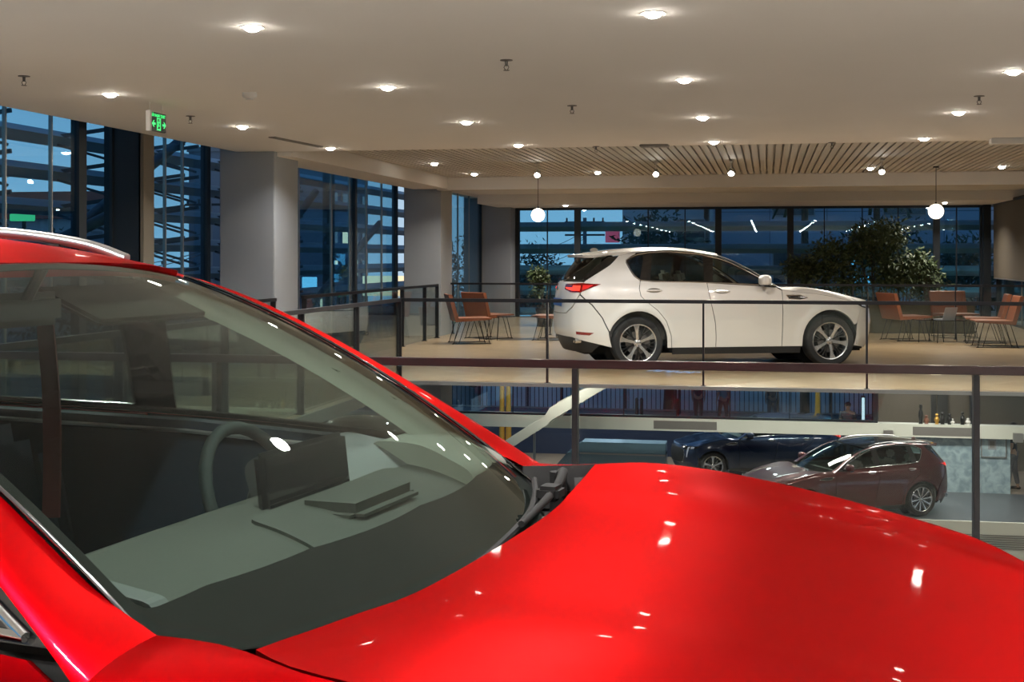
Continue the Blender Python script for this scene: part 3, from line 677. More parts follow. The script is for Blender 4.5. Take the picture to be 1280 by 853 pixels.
window_wall('window_3', 'X', XW, 14.1, 16.5, [14.75, 15.25, 15.75], [], -.1, 3.6, 'facade_glass')
window_wall('window_4', 'X', XW, 17.4, 25.6, [18.6, 20.0, 21.6, 22.6, 23.6, 24.6], [19.3, 22.9], -.1, 3.5, 'facade_glass', .12)
window_wall('window_5', 'X', XW, 26.5, 33.6, [28, 29.5, 31, 32.2], [], -.1, 3.5, 'facade_glass')
# right end of the far wall: dark frame, then a window with a lowered olive blind
struct(MB().box(5.2, 5.38, YF-.25, YF+.1, 0, 2.9, .005).build('wall_frame', MATS['steel_dark']))
window_wall('window_6', 'X', 5.55, 25.0, YF-.3, [27, 29, 31], [], 0, 2.9, 'facade_glass')
b = MB().box(5.42, 5.44, 28.8, YF-.35, 1.06, 2.86); bl = b.build('roller_blind', MATS['blind_olive']); tag(bl, 'olive brown roller blind lowered over the right end window', 'blind')
MB().tube([(5.43, 28.8, 2.88), (5.43, YF-.35, 2.88)], .04, 10).build('roller_tube', MATS['steel_dark'], bl, smooth=60)
MB().box(5.415, 5.445, 28.8, YF-.35, 1.04, 1.07).build('bottom_bar', MATS['steel_trim'], bl)
slab('wall_right', 5.7, XR, YF-.2, YF+.1, -.42, 3.3, m='column_plaster')

# ---------- balustrades ----------
def rail_run(name, label, pts, spans, H=1.05, pw=.035, glass_m='rail_glass', handle='rail_handle', hw=.05, hh=.042, group=None, gz0=.02, ends=True, glass_on=True):
    """pts: two ends; spans: post positions along it (0..length)"""
    a, b = Vector(pts[0]+(0,)), Vector(pts[1]+(0,)); L = (b-a).length; u = (b-a)/L; n = Vector((-u.y, u.x, 0))
    r = empty(name, a, math.atan2(u.y, u.x)); tag(r, label, 'balustrade', group)
    MB().box(-.02, L+.02, -hw/2, hw/2, H-hh, H, .004).build('handrail', MATS[handle], r, smooth=30)
    for s in spans:
        MB().box(s-.005-pw*.18, s+.005+pw*.18, -pw/2-.012, pw/2+.012, -.02, H-hh, .002).box(s-.03, s+.03, -.05, .05, -.0, .014).build('post', MATS['rail_dark'], r)
    if glass_on:
        k = sorted(set([0]+list(spans)+[L]))
        for p, q in zip(k, k[1:]):
            if q-p < .15: continue
            MB().box(p+.022, q-.022, -.005, .005, gz0, H-hh-.004).build('glass_panel', MATS[glass_m], r)
    return r
rail_run('balustrade', 'glass balustrade with dark red-brown handrail right behind the red bonnet', ((XV, YN), (XR, YN)), [-XV-2.99+2.0*k for k in range(8)], H=1.055, pw=.05, hh=.043)
rail_run('balustrade', 'black railed glass balustrade along the far side of the void, before the white car', ((XV, YM), (XR, YM)), [0.0]+[-XV-2.71+1.935*k for k in range(7)], H=1.06, pw=.04, handle='rail_dark', hh=.045)
rail_run('balustrade', 'black railed glass balustrade on the left side of the void', ((XV, YN), (XV, YM)), [2.0, 3.9, 5.8, 7.62, 9.40], glass_m='rail_glass_side', H=1.06, pw=.05, handle='rail_dark', hh=.045)
rail_run('balustrade', 'black window side balustrade between the two plaster columns', ((-6.33, 17.42), (-6.33, 25.0)), [0.05, 2.35, 5.05, 6.6, 7.55], H=1.05, pw=.045, handle='rail_dark', hh=.045)
rail_run('balustrade', 'black railed glass balustrade behind the lounge chairs and planters', ((-6.38, 26.4), (5.3, 26.4)), [0.03, 2.05, 4.0, 6.0, 8.0, 9.9, 11.6], H=1.05, pw=.035, handle='rail_dark', hh=.04)
rail_run('balustrade', 'short black balustrade under the olive blind at the right', ((5.3, 26.4), (5.3, 20.5)), [0.0, 1.9, 3.9], H=1.07, pw=.035, handle='rail_dark', hh=.04)
rail_run('balustrade', 'low black balustrade end beside the first plaster column', ((-6.33, 12.2), (-6.33, 16.35)), [0.05, 2.0, 4.1], H=1.05, pw=.045, handle='rail_dark', hh=.045)

# ---------- ceiling fittings ----------
mat('trim_ring', (.75, .72, .66, 1), .5)
def make_downlight(r=.056):
    a = MB().lathe([(r, -.002), (r+.016, -.004), (r+.018, .0), (r, .006)], 24).build('downlight', MATS['trim_ring'], smooth=50)
    MB().lathe([(0, -.030), (r*.35, -.028), (r*.7, -.019), (r*.93, -.006), (r, .001)], 20).build('lens', MATS['lens'], a, smooth=70)
    return a
DL = make_downlight(); first = True
def put_downlight(x, y, z, label, P=41, spread=2.4, col=(1, .965, .94), group=None):
    global first
    if first: o = DL; first = False
    else: o = copy_tree(DL)
    o.location = (x, y, z); tag(o, label, 'downlight', group)
    light('lamp', 'AREA', (0, 0, -.034), P, col, .10, spread=spread, parent=o); return o
cols = {-5.5: 'nearest the windows', -3.05: 'second from the windows', -.64: 'third from the windows', 1.8: 'right of centre'}
XS = [-5.5, -3.05, -.64, 1.8, 4.25, 6.7, 9.1]; YS = [16.15-2.88*k for k in range(9)]
vis = {(0, 0): 'small round ceiling downlight beside the ceiling slot above the first plaster column', (0, 1): 'small round ceiling downlight over the plaster column, behind the exit sign', (0, 2): 'round ceiling downlight just left of the green exit sign',
       (1, 0): 'farthest ceiling downlight in the row near the picture centre, at the ceiling edge', (1, 1): 'ceiling downlight in front of the farthest one, left of picture centre', (1, 2): 'ceiling downlight left of centre, second from the viewer in its row', (1, 3): 'bright ceiling downlight at upper left, nearest the viewer in its row',
       (2, 0): 'smallest ceiling downlight right of centre, by the ceiling edge above the white car', (2, 1): 'third ceiling downlight of the row above the white car', (2, 2): 'second ceiling downlight of the row above the white car', (2, 3): 'brightest large downlight at the top of the picture, nearest of its row',
       (3, 0): 'small downlight at the ceiling edge in the right hand row', (3, 1): 'middle ceiling downlight of the row at the right', (3, 2): 'nearest ceiling downlight of the row at the right edge'}
for i, x in enumerate(XS):
    for j, y in enumerate(YS):
        lb = vis.get((i, j))
        put_downlight(x, y, CE-.001, lb or 'round recessed downlight in the ceiling over and behind the red car', group=None if lb else 'downlights behind the viewer')
for px, py, Z, lb in [(543, 205, 3.13, 'small warm downlight in the slatted ceiling above the second column'), (593, 218, 3.13, 'warm downlight in the slatted ceiling left of the globe pendant'),
                      (747, 216, 3.13, 'warm downlight in the slatted ceiling between two track spots'), (1088, 211, 3.13, 'warm downlight in the slatted ceiling beside the right track spot'), (1252, 209, 3.13, 'warm downlight at the right end of the slatted ceiling'),
                      ]:
    p = atZ(px, py, Z); put_downlight(p.x, p.y, Z, lb, 33, col=(1, .86, .66))
for px, py, Y, lb in [(675, 247, 28.5, 'tiny downlight in the rear ceiling above the left globe'), (707, 254, 32.6, 'tiny downlight right above the far window head, left'), (1197, 243, 28.5, 'tiny downlight in the rear ceiling right of the right globe'), (1181, 254, 32.6, 'tiny downlight right above the far window head, right')]:
    put_downlight(atY(px, Y), Y, 3.079 if Y < 31 else 2.859, lb, 28, col=(1, .86, .68))
# track spots
def make_spot():
    s = MB().tube([(0, 0, 0), (0, 0, -.12)], .010, 8).box(-.03, .03, -.06, .06, -.01, .02).build('spotlight', MATS['white_plastic'])
    R = Matrix.Translation((0, 0, -.16)) @ Matrix.Rotation(math.radians(0), 4, 'X')
    h = MB().lathe([(.0, .09), (.03, .085), (.045, .05), (.05, -.05), (.045, -.05)], 20); h.build('lamp_head', MATS['white_plastic'], s, loc=(0, 0, -.16), smooth=40).rotation_euler = (-.95, 0, 0)
    l = MB().lathe([(.0, -.045), (.045, -.045)], 20); l.build('lens', MATS['lens'], s.children[0], fix=False)
    return s
SP = make_spot()
for i, (px, py, lb) in enumerate([(672, 218, 'white track spotlight shining from the slatted ceiling above the left globe'), (820, 217, 'white track spotlight above the roof of the white car'), (914, 216, 'white track spotlight third from the left on the slatted ceiling'), (1102, 214, 'white track spotlight farthest right, before the right globe')]):
    o = SP if i == 0 else copy_tree(SP); Y = 21.5; o.location = (atY(px, Y), Y, zat(py, -atY(px, Y)*SN+Y*CS)+.17); tag(o, lb, 'spotlight')
    tgt = Vector((-.6, 18.4, .8)); d = (tgt-(Vector(o.location)+Vector((0, 0, -.2))))
    lo = light('lamp', 'SPOT', Vector(o.location)+Vector((0, -.06, -.24)), 560, (1, .95, .86), .04, rot=d.to_track_quat('-Z', 'Y').to_euler()); lo.data.spot_size = 1.1; lo.data.spot_blend = .6
    MB().tube([(0, 0, 0), (0, 0, 3.15-o.location.z)], .008, 6).build('stem', MATS['white_plastic'], o)
def make_sprinkler():
    s = MB().lathe([(0, 0), (.045, 0), (.045, -.008), (.012, -.012), (.010, -.045)], 16); s.lathe([(0, -.075), (.022, -.075), (.022, -.078), (0, -.078)], 12)
    s.tube([(.010, 0, -.04), (.018, 0, -.055), (.006, 0, -.075)], .003, 6); s.tube([(-.010, 0, -.04), (-.018, 0, -.055), (-.006, 0, -.075)], .003, 6)
    return s.build('sprinkler', MATS['sprinkler_metal'], smooth=40)
SK = make_sprinkler()
for i, (px, py, lb) in enumerate([(30, 95, 'small sprinkler head on the ceiling at far left'), (238, 145, 'small sprinkler head right of the exit sign'), (633, 75, 'small sprinkler head nearest the viewer, top centre'), (715, 132, 'small sprinkler head behind the top centre one'), (1224, 120, 'small sprinkler head at the right between two downlights'), (1040, 178, 'small sprinkler head at the ceiling edge above the bonnet of the white car'), (745, 183, 'small sprinkler head by the ceiling edge above the tail of the white car')]):
    o = SK if i == 0 else copy_tree(SK); o.location = atZ(px, py, CE)+Vector((0, 0, .003)); tag(o, lb, 'sprinkler')
p = atZ(312, 116, CE); o = MB().lathe([(0, 0), (.062, 0), (.062, -.03), (.05, -.045), (.032, -.05), (.032, -.062), (0, -.062)], 24, c=p).build('smoke_detector', MATS['white_plastic'], smooth=40); tag(o, 'small grey smoke detector on the ceiling left of centre', 'smoke detector')
p = atZ(1259, 173, CE); o = MB().box(p.x-.19, p.x+.19, p.y-.10, p.y+.10, CE-.07, CE, .01).build('ceiling_speaker', MATS['white_plastic'], smooth=30); tag(o, 'pale rectangular box fixed under the ceiling edge at right', 'speaker')
p = atZ(818, 181, CE); o = MB().box(p.x-.18, p.x+.18, p.y-.10, p.y+.10, CE-.03, CE+.003, .01).build('access_box', MATS['vent_dark']); tag(o, 'thin grey rectangular box on the ceiling edge above the white car', 'ceiling box')
a, b = atZ(340, 171, CE), atZ(400, 183, CE); o = MB().bar(a-Vector((0, 0, .004)), b-Vector((0, 0, .004)), .09, .014); 
for k in (-.02, .02): o.bar(a+Vector((k, 0, -.012)), b+Vector((k, 0, -.012)), .008, .006)
o = o.build('air_slot', MATS['vent_dark']); tag(o, 'narrow linear air slot in the ceiling before the plaster column', 'air vent')
# globe pendants
def pendant(px, py, d, ztop, lb):
    x, y = cam2w((px-640)*d/FPX, d); z = zat(py, d)
    g = MB().ball((0, 0, 0), .13, u=28, v=18).build('pendant_lamp', MATS['globe'], smooth=60); g.location = (x, y, z); tag(g, lb, 'pendant lamp')
    MB().tube([(0, 0, .12), (0, 0, ztop-z)], .006, 6).build('cord', MATS['black_metal'], g)
    MB().lathe([(0, .16), (.018, .16), (.022, .125), (0, .12)], 16).build('cap', MATS['black_metal'], g, smooth=40)
    MB().lathe([(0, ztop-z), (.05, ztop-z), (.05, ztop-z-.025), (0, ztop-z-.025)], 16).build('ceiling_rose', MATS['black_metal'], g, smooth=40)
pendant(672.5, 269, 25.0, 3.14, 'glowing white globe pendant lamp above the tail of the white car'); pendant(1170, 264.5, 22.7, 3.14, 'glowing white globe pendant lamp at the right, above the lounge chairs')
# exit sign
d = 12.0; x, y = cam2w((196.5-640)*d/FPX, d); es = empty('exit_sign', (x, y, zat(153, d)), PI/2)
tag(es, 'hanging exit sign glowing green with arrows both ways', 'exit sign')
mat('sign_black', (.010, .030, .014, 1), .4); emis('sign_glow', (.06, .95, .22, 1), 1.5)
MB().box(-.15, .15, -.015, .015, -.085, .085, .003).build('panel', MATS['sign_black'], es)
MB().box(-.185, -.15, -.022, .022, -.092, .092, .004).build('side_cap', MATS['white_plastic'], es)
for q in (-.15, .10): MB().tube([(q, 0, .08), (q, 0, CE-es.location.z)], .0025, 6).build('hanger', MATS['white_plastic'], es)
def text_mesh(s, name, m, parent, size, loc, rot=(PI/2, 0, 0), ext=.001, sx=1.0):
    cu = bpy.data.curves.new(name, 'FONT'); cu.body = s; cu.size = size; cu.extrude = ext; cu.align_x = 'CENTER'; cu.align_y = 'CENTER'
    o = bpy.data.objects.new(name, cu); COL.objects.link(o); dg = bpy.context.evaluated_depsgraph_get(); me = bpy.data.meshes.new_from_object(o.evaluated_get(dg))
    bpy.data.objects.remove(o); me.materials.clear(); q = link(name, me, m, parent, loc); q.rotation_euler = rot; q.scale = (sx, 1, 1); return q
def arrow(mb, cx, s, z):
    mb.prism([(cx-s*.035, z), (cx+s*.0, z+.030), (cx+s*.012, z+.030), (cx-s*.012, z+.009), (cx+s*.032, z+.009), (cx+s*.032, z-.009), (cx-s*.012, z-.009), (cx+s*.012, z-.030), (cx, z-.030)], -.0175, -.0155, 'Y')
m = MB(); arrow(m, -.10, 1, -.02); arrow(m, .105, -1, -.02); m.build('arrow', MATS['sign_glow'], es)
m = MB(); fr = [(-.030, -.065, -.05, .035), (.026, .034, -.07, .035), (-.035, .034, .030, .038), (-.035, .034, -.072, -.055)]
m.box(-.037, -.030, -.0175, -.0155, -.07, .036); m.box(.030, .037, -.0175, -.0155, -.07, .036); m.box(-.037, .037, -.0175, -.0155, .028, .036); m.box(-.037, .037, -.0175, -.0155, -.074, -.062)
m.lathe([(0, -.0175), (.007, -.0175)], 10, c=(.006, 0, .016), axis='Y'); m.bar((.004, -.0165, .006), (-.006, -.0165, -.02), .012, .002, up=Vector((0, 1, 0)))
m.bar((-.006, -.0165, -.02), (.012, -.0165, -.038), .008, .002, up=Vector((0, 1, 0))); m.bar((-.006, -.0165, -.02), (-.018, -.0165, -.05), .008, .002, up=Vector((0, 1, 0))); m.bar((.002, -.0165, .004), (.018, -.0165, -.006), .006, .002, up=Vector((0, 1, 0))); m.bar((.0, -.0165, .002), (-.018, -.0165, -.004), .006, .002, up=Vector((0, 1, 0)))
m.build('running_figure', MATS['sign_glow'], es)
text_mesh('EXIT', 'lettering', MATS['sign_glow'], es, .040, (.085, -.0165, .055), sx=1.1); text_mesh('LỐI THOÁT', 'lettering', MATS['sign_glow'], es, .036, (-.06, -.0165, .055), sx=.95)
# ---------- furniture ----------
def lounge_chair(label, loc, rz, w=.66, group=None):
    c = empty('lounge_chair', loc, rz); tag(c, label, 'chair', group)          # faces +x
    s = MB(); s.prism(fillet([(-.30, .40), (.36, .44), (.365, .475), (-.24, .47), (-.29, .46)], .02, 3), -w/2, w/2, 'Y'); s.build('seat', MATS['leather'], c, smooth=40)
    b = MB(); b.prism(fillet([(-.30, .40), (-.24, .44), (-.37, .90), (-.44, .90)], .02, 3), -w/2, w/2, 'Y')
    b.build('backrest', MATS['leather'], c, smooth=40)
    for sy in (-1, 1):
        y = sy*(w/2-.06)
        MB().tube(curve_pts([(-.22, y, .41), (-.33, y+sy*.03, .03), (-.31, y+sy*.035, .012), (.30, y+sy*.035, .012), (.32, y+sy*.03, .03), (.22, y, .44)], 4), .007, 6).tube([(-.10, y, .42), (-.24, y+sy*.03, .014)], .006, 6).tube([(.12, y, .43), (.24, y+sy*.03, .014)], .006, 6).build('leg_frame', MATS['black_metal'], c, smooth=50)
    MB().tube([(-.28, -w/2+.03, .02), (-.28, w/2-.03, .02)], .006, 6).tube([(.0, -w/2+.06, .41), (.0, w/2-.06, .41)], .008, 6).build('cross_bar', MATS['black_metal'], c)
    return c
def side_table(label, loc, rz, w=.55, d=.5, h=.50, cat='table'):
    t = empty('side_table', loc, rz); tag(t, label, cat)
    MB().box(-w/2, w/2, -d/2, d/2, h-.015, h, .004).build('table_top', MATS['gloss_black'], t)
    for sx in (-1, 1):
        for sy in (-1, 1): MB().tube([(sx*(w/2-.04), sy*(d/2-.04), h-.015), (sx*(w/2-.01), sy*(d/2-.01), 0)], .008, 6).build('leg', MATS['black_metal'], t)
    return t
P = lambda px, d: Vector(cam2w((px-640)*d/FPX, d)+(0,))
A = PSI
lounge_chair('rust leather lounge chair seen side on by the second plaster column, nearer one', P(587, 24.2), A+.18)
lounge_chair('rust leather lounge chair with its broad back turned, behind the nearer one by the column', P(611, 25.6), A+.75)
lounge_chair('rust leather lounge chair half hidden behind the tail of the white car', P(692, 25.2), A+2.9)
side_table('low black coffee table between the leather chairs left of the white car', P(652, 25.2), A, .95, .55, .46)
lounge_chair('rust leather lounge chair right of the white car nose, facing right', P(1132, 25.0), A+.22, w=.70)
lounge_chair('rust leather lounge chair facing the viewer beyond the laptop table', P(1193, 26.0), A-PI/2+.05, w=.72)
lounge_chair('rust leather lounge chair facing left at the far right, nearer the viewer', P(1243, 23.2), A+PI-.18)
lounge_chair('rust leather lounge chair facing left at the far right, behind the nearest chair', P(1231, 24.3), A+PI-.25)
side_table('small black wire side table beside the right hand leather chair', P(1158, 24.6), A+.1, .5, .45, .42)
t2 = side_table('small black side table carrying the grey laptop', P(1184, 24.4), A+.05, .55, .45, .42)
lp = empty('laptop', P(1180, 24.4)+Vector((0, 0, .42)), A+PI/2+.5); tag(lp, 'open grey laptop on the small table between the leather chairs', 'laptop')
MB().box(-.11, .11, -.16, .16, .001, .016, .003).build('keyboard_base', MATS['laptop'], lp)
MB().box(-.004, .004, -.16, .16, 0, .23, .002, Matrix.Translation((-.11, 0, .012)) @ Matrix.Rotation(-.32, 4, 'Y')).build('lid', MATS['laptop'], lp)
# ---------- plants ----------
def shrub_leaves(w, d, h, n, size, seed, lump=6):
    rnd = random.Random(seed); bm = bmesh.new(); L = []
    for k in range(lump): L.append((rnd.uniform(-w*.36, w*.36), rnd.uniform(-d*.3, d*.3), rnd.uniform(h*.32, h*.78), rnd.uniform(.22, .36)*min(w, h)))
    for i in range(n):
        cx, cy, cz, cr = L[rnd.randrange(lump)]
        q = Vector((rnd.gauss(0, 1), rnd.gauss(0, 1), rnd.gauss(0, 1))).normalized()*cr*rnd.uniform(.35, 1.12)
        p = Vector((cx, cy, cz))+Vector((q.x, q.y*.8, q.z)); 
        if p.z < .02: p.z = rnd.uniform(.02, .3)
        a, b = q.normalized(), Vector((rnd.gauss(0, 1), rnd.gauss(0, 1), rnd.gauss(0, 1)-.3)).normalized()
        s = size*rnd.uniform(.6, 1.4); t = (b*.8+a*.4).normalized(); sd = t.cross(a).normalized() if t.cross(a).length > .01 else t.orthogonal().normalized()
        v = [bm.verts.new(x) for x in (p, p+t*s*.45+sd*s*.2, p+t*s, p+t*s*.45-sd*s*.2)]; bm.faces.new(v)
    me = bpy.data.meshes.new('foliage'); bm.to_mesh(me); bm.free(); return me
def shrub(name, label, loc, w, d, h, n, size, seed, m='leaf', group=None, cat='shrub', lump=6):
    s = empty(name, loc); tag(s, label, cat, group); link('foliage', shrub_leaves(w, d, h, n, size, seed, lump), MATS[m], s)
    rnd = random.Random(seed+1); st = MB()
    for k in range(6): a = rnd.uniform(-w*.2, w*.2); st.tube(curve_pts([(a*.4, rnd.uniform(-.05, .05), -.02), (a*.8, 0, h*.35), (a*1.6, rnd.uniform(-.1, .1), h*.7)], 3), .012, 5)
    st.build('stem', MATS['bark'], s); return s
PY = 28.6
pb = empty('planter_box', (atY(1000, PY), PY, 0)); tag(pb, 'long low olive wooden planter box holding the shrubs behind the leather chairs', 'planter')
L = atY(1215, PY)-atY(1000, PY)
MB().box(0, L, -.30, .30, 0, .62, .01).build('box', MATS['planter'], pb)
r = MB()
for k in range(8): r.box(-.01, L+.01, -.315, -.30, .02+k*.077, .08+k*.077)
r.build('front_slats', MATS['planter'], pb); MB().box(.03, L-.03, -.27, .27, .60, .635).build('soil', MATS['bark'], pb)
for k, (px, h, w, nn, lb) in enumerate([(1012, .95, 1.1, 1500, 'lower green shrub at the left end of the planter, over the white bonnet'), (1050, 1.35, 1.25, 2300, 'taller green shrub second from the left in the planter'), (1092, 1.85, 1.35, 3000, 'tallest dark green shrub in the planter, its tip against the window'), (1130, 1.20, 1.2, 2100, 'bushy green shrub in the planter behind the first right hand leather chair'), (1162, .9, .9, 1200, 'low green shrub at the right part of the planter under the globe')]):
    shrub('leafy_shrub', lb, (atY(px, PY), PY, .62), w, .9, h, nn, .10, 20+k)
pt = empty('plant_pot', (atY(681, 29.5), 29.5, 0)); tag(pt, 'dark pot on the floor behind the tail of the white car', 'plant pot')
MB().lathe([(0, 0), (.17, 0), (.22, .42), (.20, .42), (.19, .38), (0, .38)], 20).build('pot', MATS['gloss_black'], pt, smooth=40)
shrub('leafy_shrub', 'green pot plant seen just left of the tail of the white car', (atY(681, 29.5), 29.5, .40), .7, .6, 1.0, 900, .09, 44)

# ---------- ground floor seen under the slab ----------
slab('floor_lower', -13, XR, -12, 31.8, LO-1.2, LO-1.0, m='lower_floor')
pf = empty('display_platform', (0, 0, 0)); tag(pf, 'dark grey display platform with cream edge under the maroon car', 'platform')
MB().box(-9, XR, 31.8, 35.6, LO-.25, LO, .0).build('deck', MATS['platform_grey'], pf)
MB().box(-9, XR, 31.72, 31.8, LO-1.05, LO+.005).build('fascia', MATS['cream'], pf)
g = MB()
for k in range(7): g.box(2.6, 9.5, 31.70, 31.72, LO-.60+k*.05, LO-.58+k*.05)
g.build('vent_grille', MATS['vent_dark'], pf)
slab('floor_rear', -13, XR, 35.6, 41.2, LO-.25, LO-.001, m='lower_floor')
X = lambda px, Y: atY(px, Y)
YB = 35.4
zb = lambda py, px, Y: zat(py, -X(px, Y)*SN+Y*CS)
bt, bb = zb(525, 900, YB), zb(540.5, 900, YB)
bd = struct(MB().box(-12, XR, YB, YB+.35, bb, bt).build('wall_bulkhead', MATS['cream'])); bd['label'] = 'cream bulkhead band with linear vents across the ground floor'; bd['category'] = 'bulkhead'
for (a, b, lb) in ((818, 895, 'linear slot vent in the cream band above the dark blue car'), (1142, 1222, 'linear slot vent in the cream band above the rear of the maroon car')):
    v = MB()
    for k in range(5): v.box(X(a, YB), X(b, YB), YB-.012, YB, bt-.27+k*.045, bt-.245+k*.045)
    v.box(X(a, YB)-.02, X(b, YB)+.02, YB-.006, YB-.002, bt-.28, bt-.06); o = v.build('slot_vent', MATS['vent_dark']); tag(o, lb, 'vent')
for px, lb in ((1110, 'small square grey fixture under the cream band behind the maroon car roof'), (1272, 'small square grey fixture under the cream band at the far right')):
    o = MB().box(X(px, YB)-.12, X(px, YB)+.12, YB-.12, YB-.002, bb-.06, bt-.16, .01).build('wall_fixture', MATS['steel_trim']); tag(o, lb, 'fixture')
mw = struct(MB().box(X(1075, 35.6), X(1263, 35.6), 35.6, 35.75, LO-.2, bb).build('wall_marble', MATS['marble_blue']))
# framed panel on the marble wall
YY = 35.6; fp = empty('wall_notice', (X(1242, YY), YY-.02, zb(554, 1242, YY))); tag(fp, 'pale framed notice panel with a small picture on the blue marble wall', 'notice board')
MB().box(-.30, .30, -.012, .018, -.36, .36, .004).build('backing', MATS['marble_blue'], fp); MB().box(-.31, -.29, -.02, .02, -.37, .37).box(.29, .31, -.02, .02, -.37, .37).box(-.31, .31, -.02, .02, -.37, -.35).box(-.31, .31, -.02, .02, .35, .37).build('frame', MATS['vent_dark'], fp); MB().box(-.14, .06, -.018, -.012, -.17, .10).build('picture', MATS['column_plaster'], fp)
MB().box(-.10, .02, -.021, -.018, -.12, .05).build('picture_detail', MATS['vent_dark'], fp); text_mesh('1-3-3', 'lettering', MATS['vent_dark'], fp, .17, (-.04, -.018, .24))
MB().box(.17, .21, -.018, -.012, .10, .26).build('label_plate', MATS['vent_dark'], fp)
# navy wall, counter, left wall
slab('wall_navy', X(560, 40.2), X(975, 40.2), 40.2, 40.4, LO, -3.58, m='navy')
slab('wall_brown', X(1098, 39.4), XR+2, 39.4, 39.6, LO, -.5, m='brown_wall')
cw = MB()
for px, c in ((1164, 4), (1172, 5), (1180, 3), (1212, 3), (1217, 2)): cw.box(X(px, 39.3), X(px, 39.3)+.035*c, 39.32, 39.4, -3.3, -.5)
o = cw.build('wall_slats', MATS['plastic_black']); struct(o)
ct = empty('service_counter', (X(790, 37.6), 37.6, LO)); tag(ct, 'blue reception counter with glassy grey-blue top left of the dark blue car', 'counter')
cl = X(723, 37.6)-X(790, 37.6); cr = X(833, 37.6)-X(790, 37.6); ch = zb(552, 790, 37.6)-LO
MB().prism([(cl-.7, 0), (cr, 0), (cr, ch-.30), (cl-.25, ch-.30)], -.4, .4, 'Y').build('counter_body', MATS['counter_blue'], ct)
MB().prism([(cl-.25, ch-.30), (cr, ch-.30), (cr, ch), (cl+.15, ch)], -.36, .36, 'Y').build('counter_screen', MATS['counter_top'], ct)
MB().box(cl+.1, cr, -.42, .42, ch-.34, ch-.30).build('counter_ledge', MATS['steel_trim'], ct)
# ornaments on the cream band
for k, (px, h, c, lb) in enumerate([(1151, 1.0, 'black_metal', 'tall dark figurine on the cream band, leftmost ornament'), (1158, .45, 'leather', 'small rust figurine beside the tall dark one on the band'), (1171, .55, 'gold', 'golden figurine on the cream band'), (1178, .62, 'black_metal', 'dark vase second from left on the cream band'), (1187, .55, 'black_metal', 'small dark vase in the middle of the band ornaments'), (1190, .30, 'white_plastic', 'small white figurine beside the middle vase on the band'), (1203, .66, 'black_metal', 'dark round topped ornament right of the middle on the band'), (1210, .34, 'white_plastic', 'white animal figurine at the right end of the band ornaments')]):
    k2 = h*.5; o = MB().lathe([(0, 0), (.055, 0), (.04, k2*.15), (.07, k2*.4), (.05, k2*.65), (.022, k2*.75), (.045, k2*.88), (.03, k2), (0, k2)], 14).build('figurine', MATS[c], smooth=50); o.location = (X(px, YB+.15), YB+.15, bt); tag(o, lb, 'figurine')
for px, lb in ((627.5, 'left one of the pair of golden posts outside the ground floor glass'), (635.5, 'right one of the pair of golden posts outside the ground floor glass'), (1022, 'single golden post behind the glass above the dark blue car roof')):
    o = MB().tube([(0, 0, 0), (0, 0, 2.2), (0, 0, 4.6)], [.10, .07, .085], 12).tube([(0, 0, 0), (0, 0, .12)], .11, 12).build('golden_post', MATS['gold'], smooth=40); yy_ = 38.2 if px < 800 else 39.6; o.location = (X(px, yy_), yy_, LO); tag(o, lb, 'post')
for px, lb in ((1079, 'left slim white glowing strip imitating a reflection behind the ground floor glass'), (1094, 'right slim white glowing strip imitating a reflection behind the ground floor glass')):
    if px == 1079: emis('strip_white', (.8, .92, 1, 1), 1.0)
    o = MB().box(-.04, .04, -.02, .02, 0, 1.0, .01).build('reflection_strip', MATS['strip_white']); MB().box(-.06, .06, .02, .05, -.05, 1.05).build('housing', MATS['steel_dark'], o); o.location = (X(px, 38.9), 38.9, -3.45); tag(o, lb, 'reflection strip')  # glowing strips made in place of bright reflections, not lamps
# glass line above the band, posts
window_wall('window_7', 'Y', YB+.15, X(560, YB), X(1095, YB), [X(px, YB) for px in (640, 700, 779, 845, 912, 987, 1040)], [], bt, -.5, 'lower_glass')
# staircase flank
sf = empty('staircase', (0, 0, 0)); tag(sf, 'cream staircase flank rising to the right under the upper floor', 'staircase')
YS_ = 33.7
def q(px, py, Y=YS_): return (X(px, Y), zb(py, px, Y))
MB().prism([q(600, 572), q(681, 520), q(687, 510), q(770, 466), q(770, 478), q(690, 525), q(683, 532), q(600, 585)], YS_, YS_+.12, 'Y').build('stringer', MATS['cream'], sf)
MB().prism([q(600, 572), q(681, 520), q(687, 510), q(770, 466), q(770, 478), q(690, 525), q(683, 532), q(600, 585)], YS_+1.3, YS_+1.42, 'Y').build('stringer', MATS['cream'], sf)
st = MB(); a, b = q(600, 580), q(770, 472); n = 12
for k in range(n): x = a[0]+(b[0]-a[0])*k/n; z = a[1]+(b[1]-a[1])*(k+.5)/n; st.box(x, x+(b[0]-a[0])/n+.03, YS_+.12, YS_+1.3, z+.0, z+.04)
st.build('treads', MATS['cream'], sf)
o = MB().box(X(668, YS_+.7)-.03, X(668, YS_+.7)+.03, YS_+.67, YS_+.73, LO, bb).build('post', MATS['steel_trim'], sf)
# ---------- outside ----------
def ext(name, *b, m='asphalt'): return struct(MB().box(*b).build(name, MATS[m]))
ext('ground', -90, 80, 41.2, 160, LO-.3, LO-.1); ext('ground', -90, -13, -60, 41.2, LO-.3, LO-.1)
ext('roof_podium', -13, XR+6, YF+.1, 36.6, -.75, -.45, m='concrete'); ext('roof_podium', -11.2, XW-.1, -12, YF+.1, -.7, -.3, m='concrete')
ext('kerb', -60, 60, 46.5, 47.5, LO-.1, LO+.02, m='concrete')
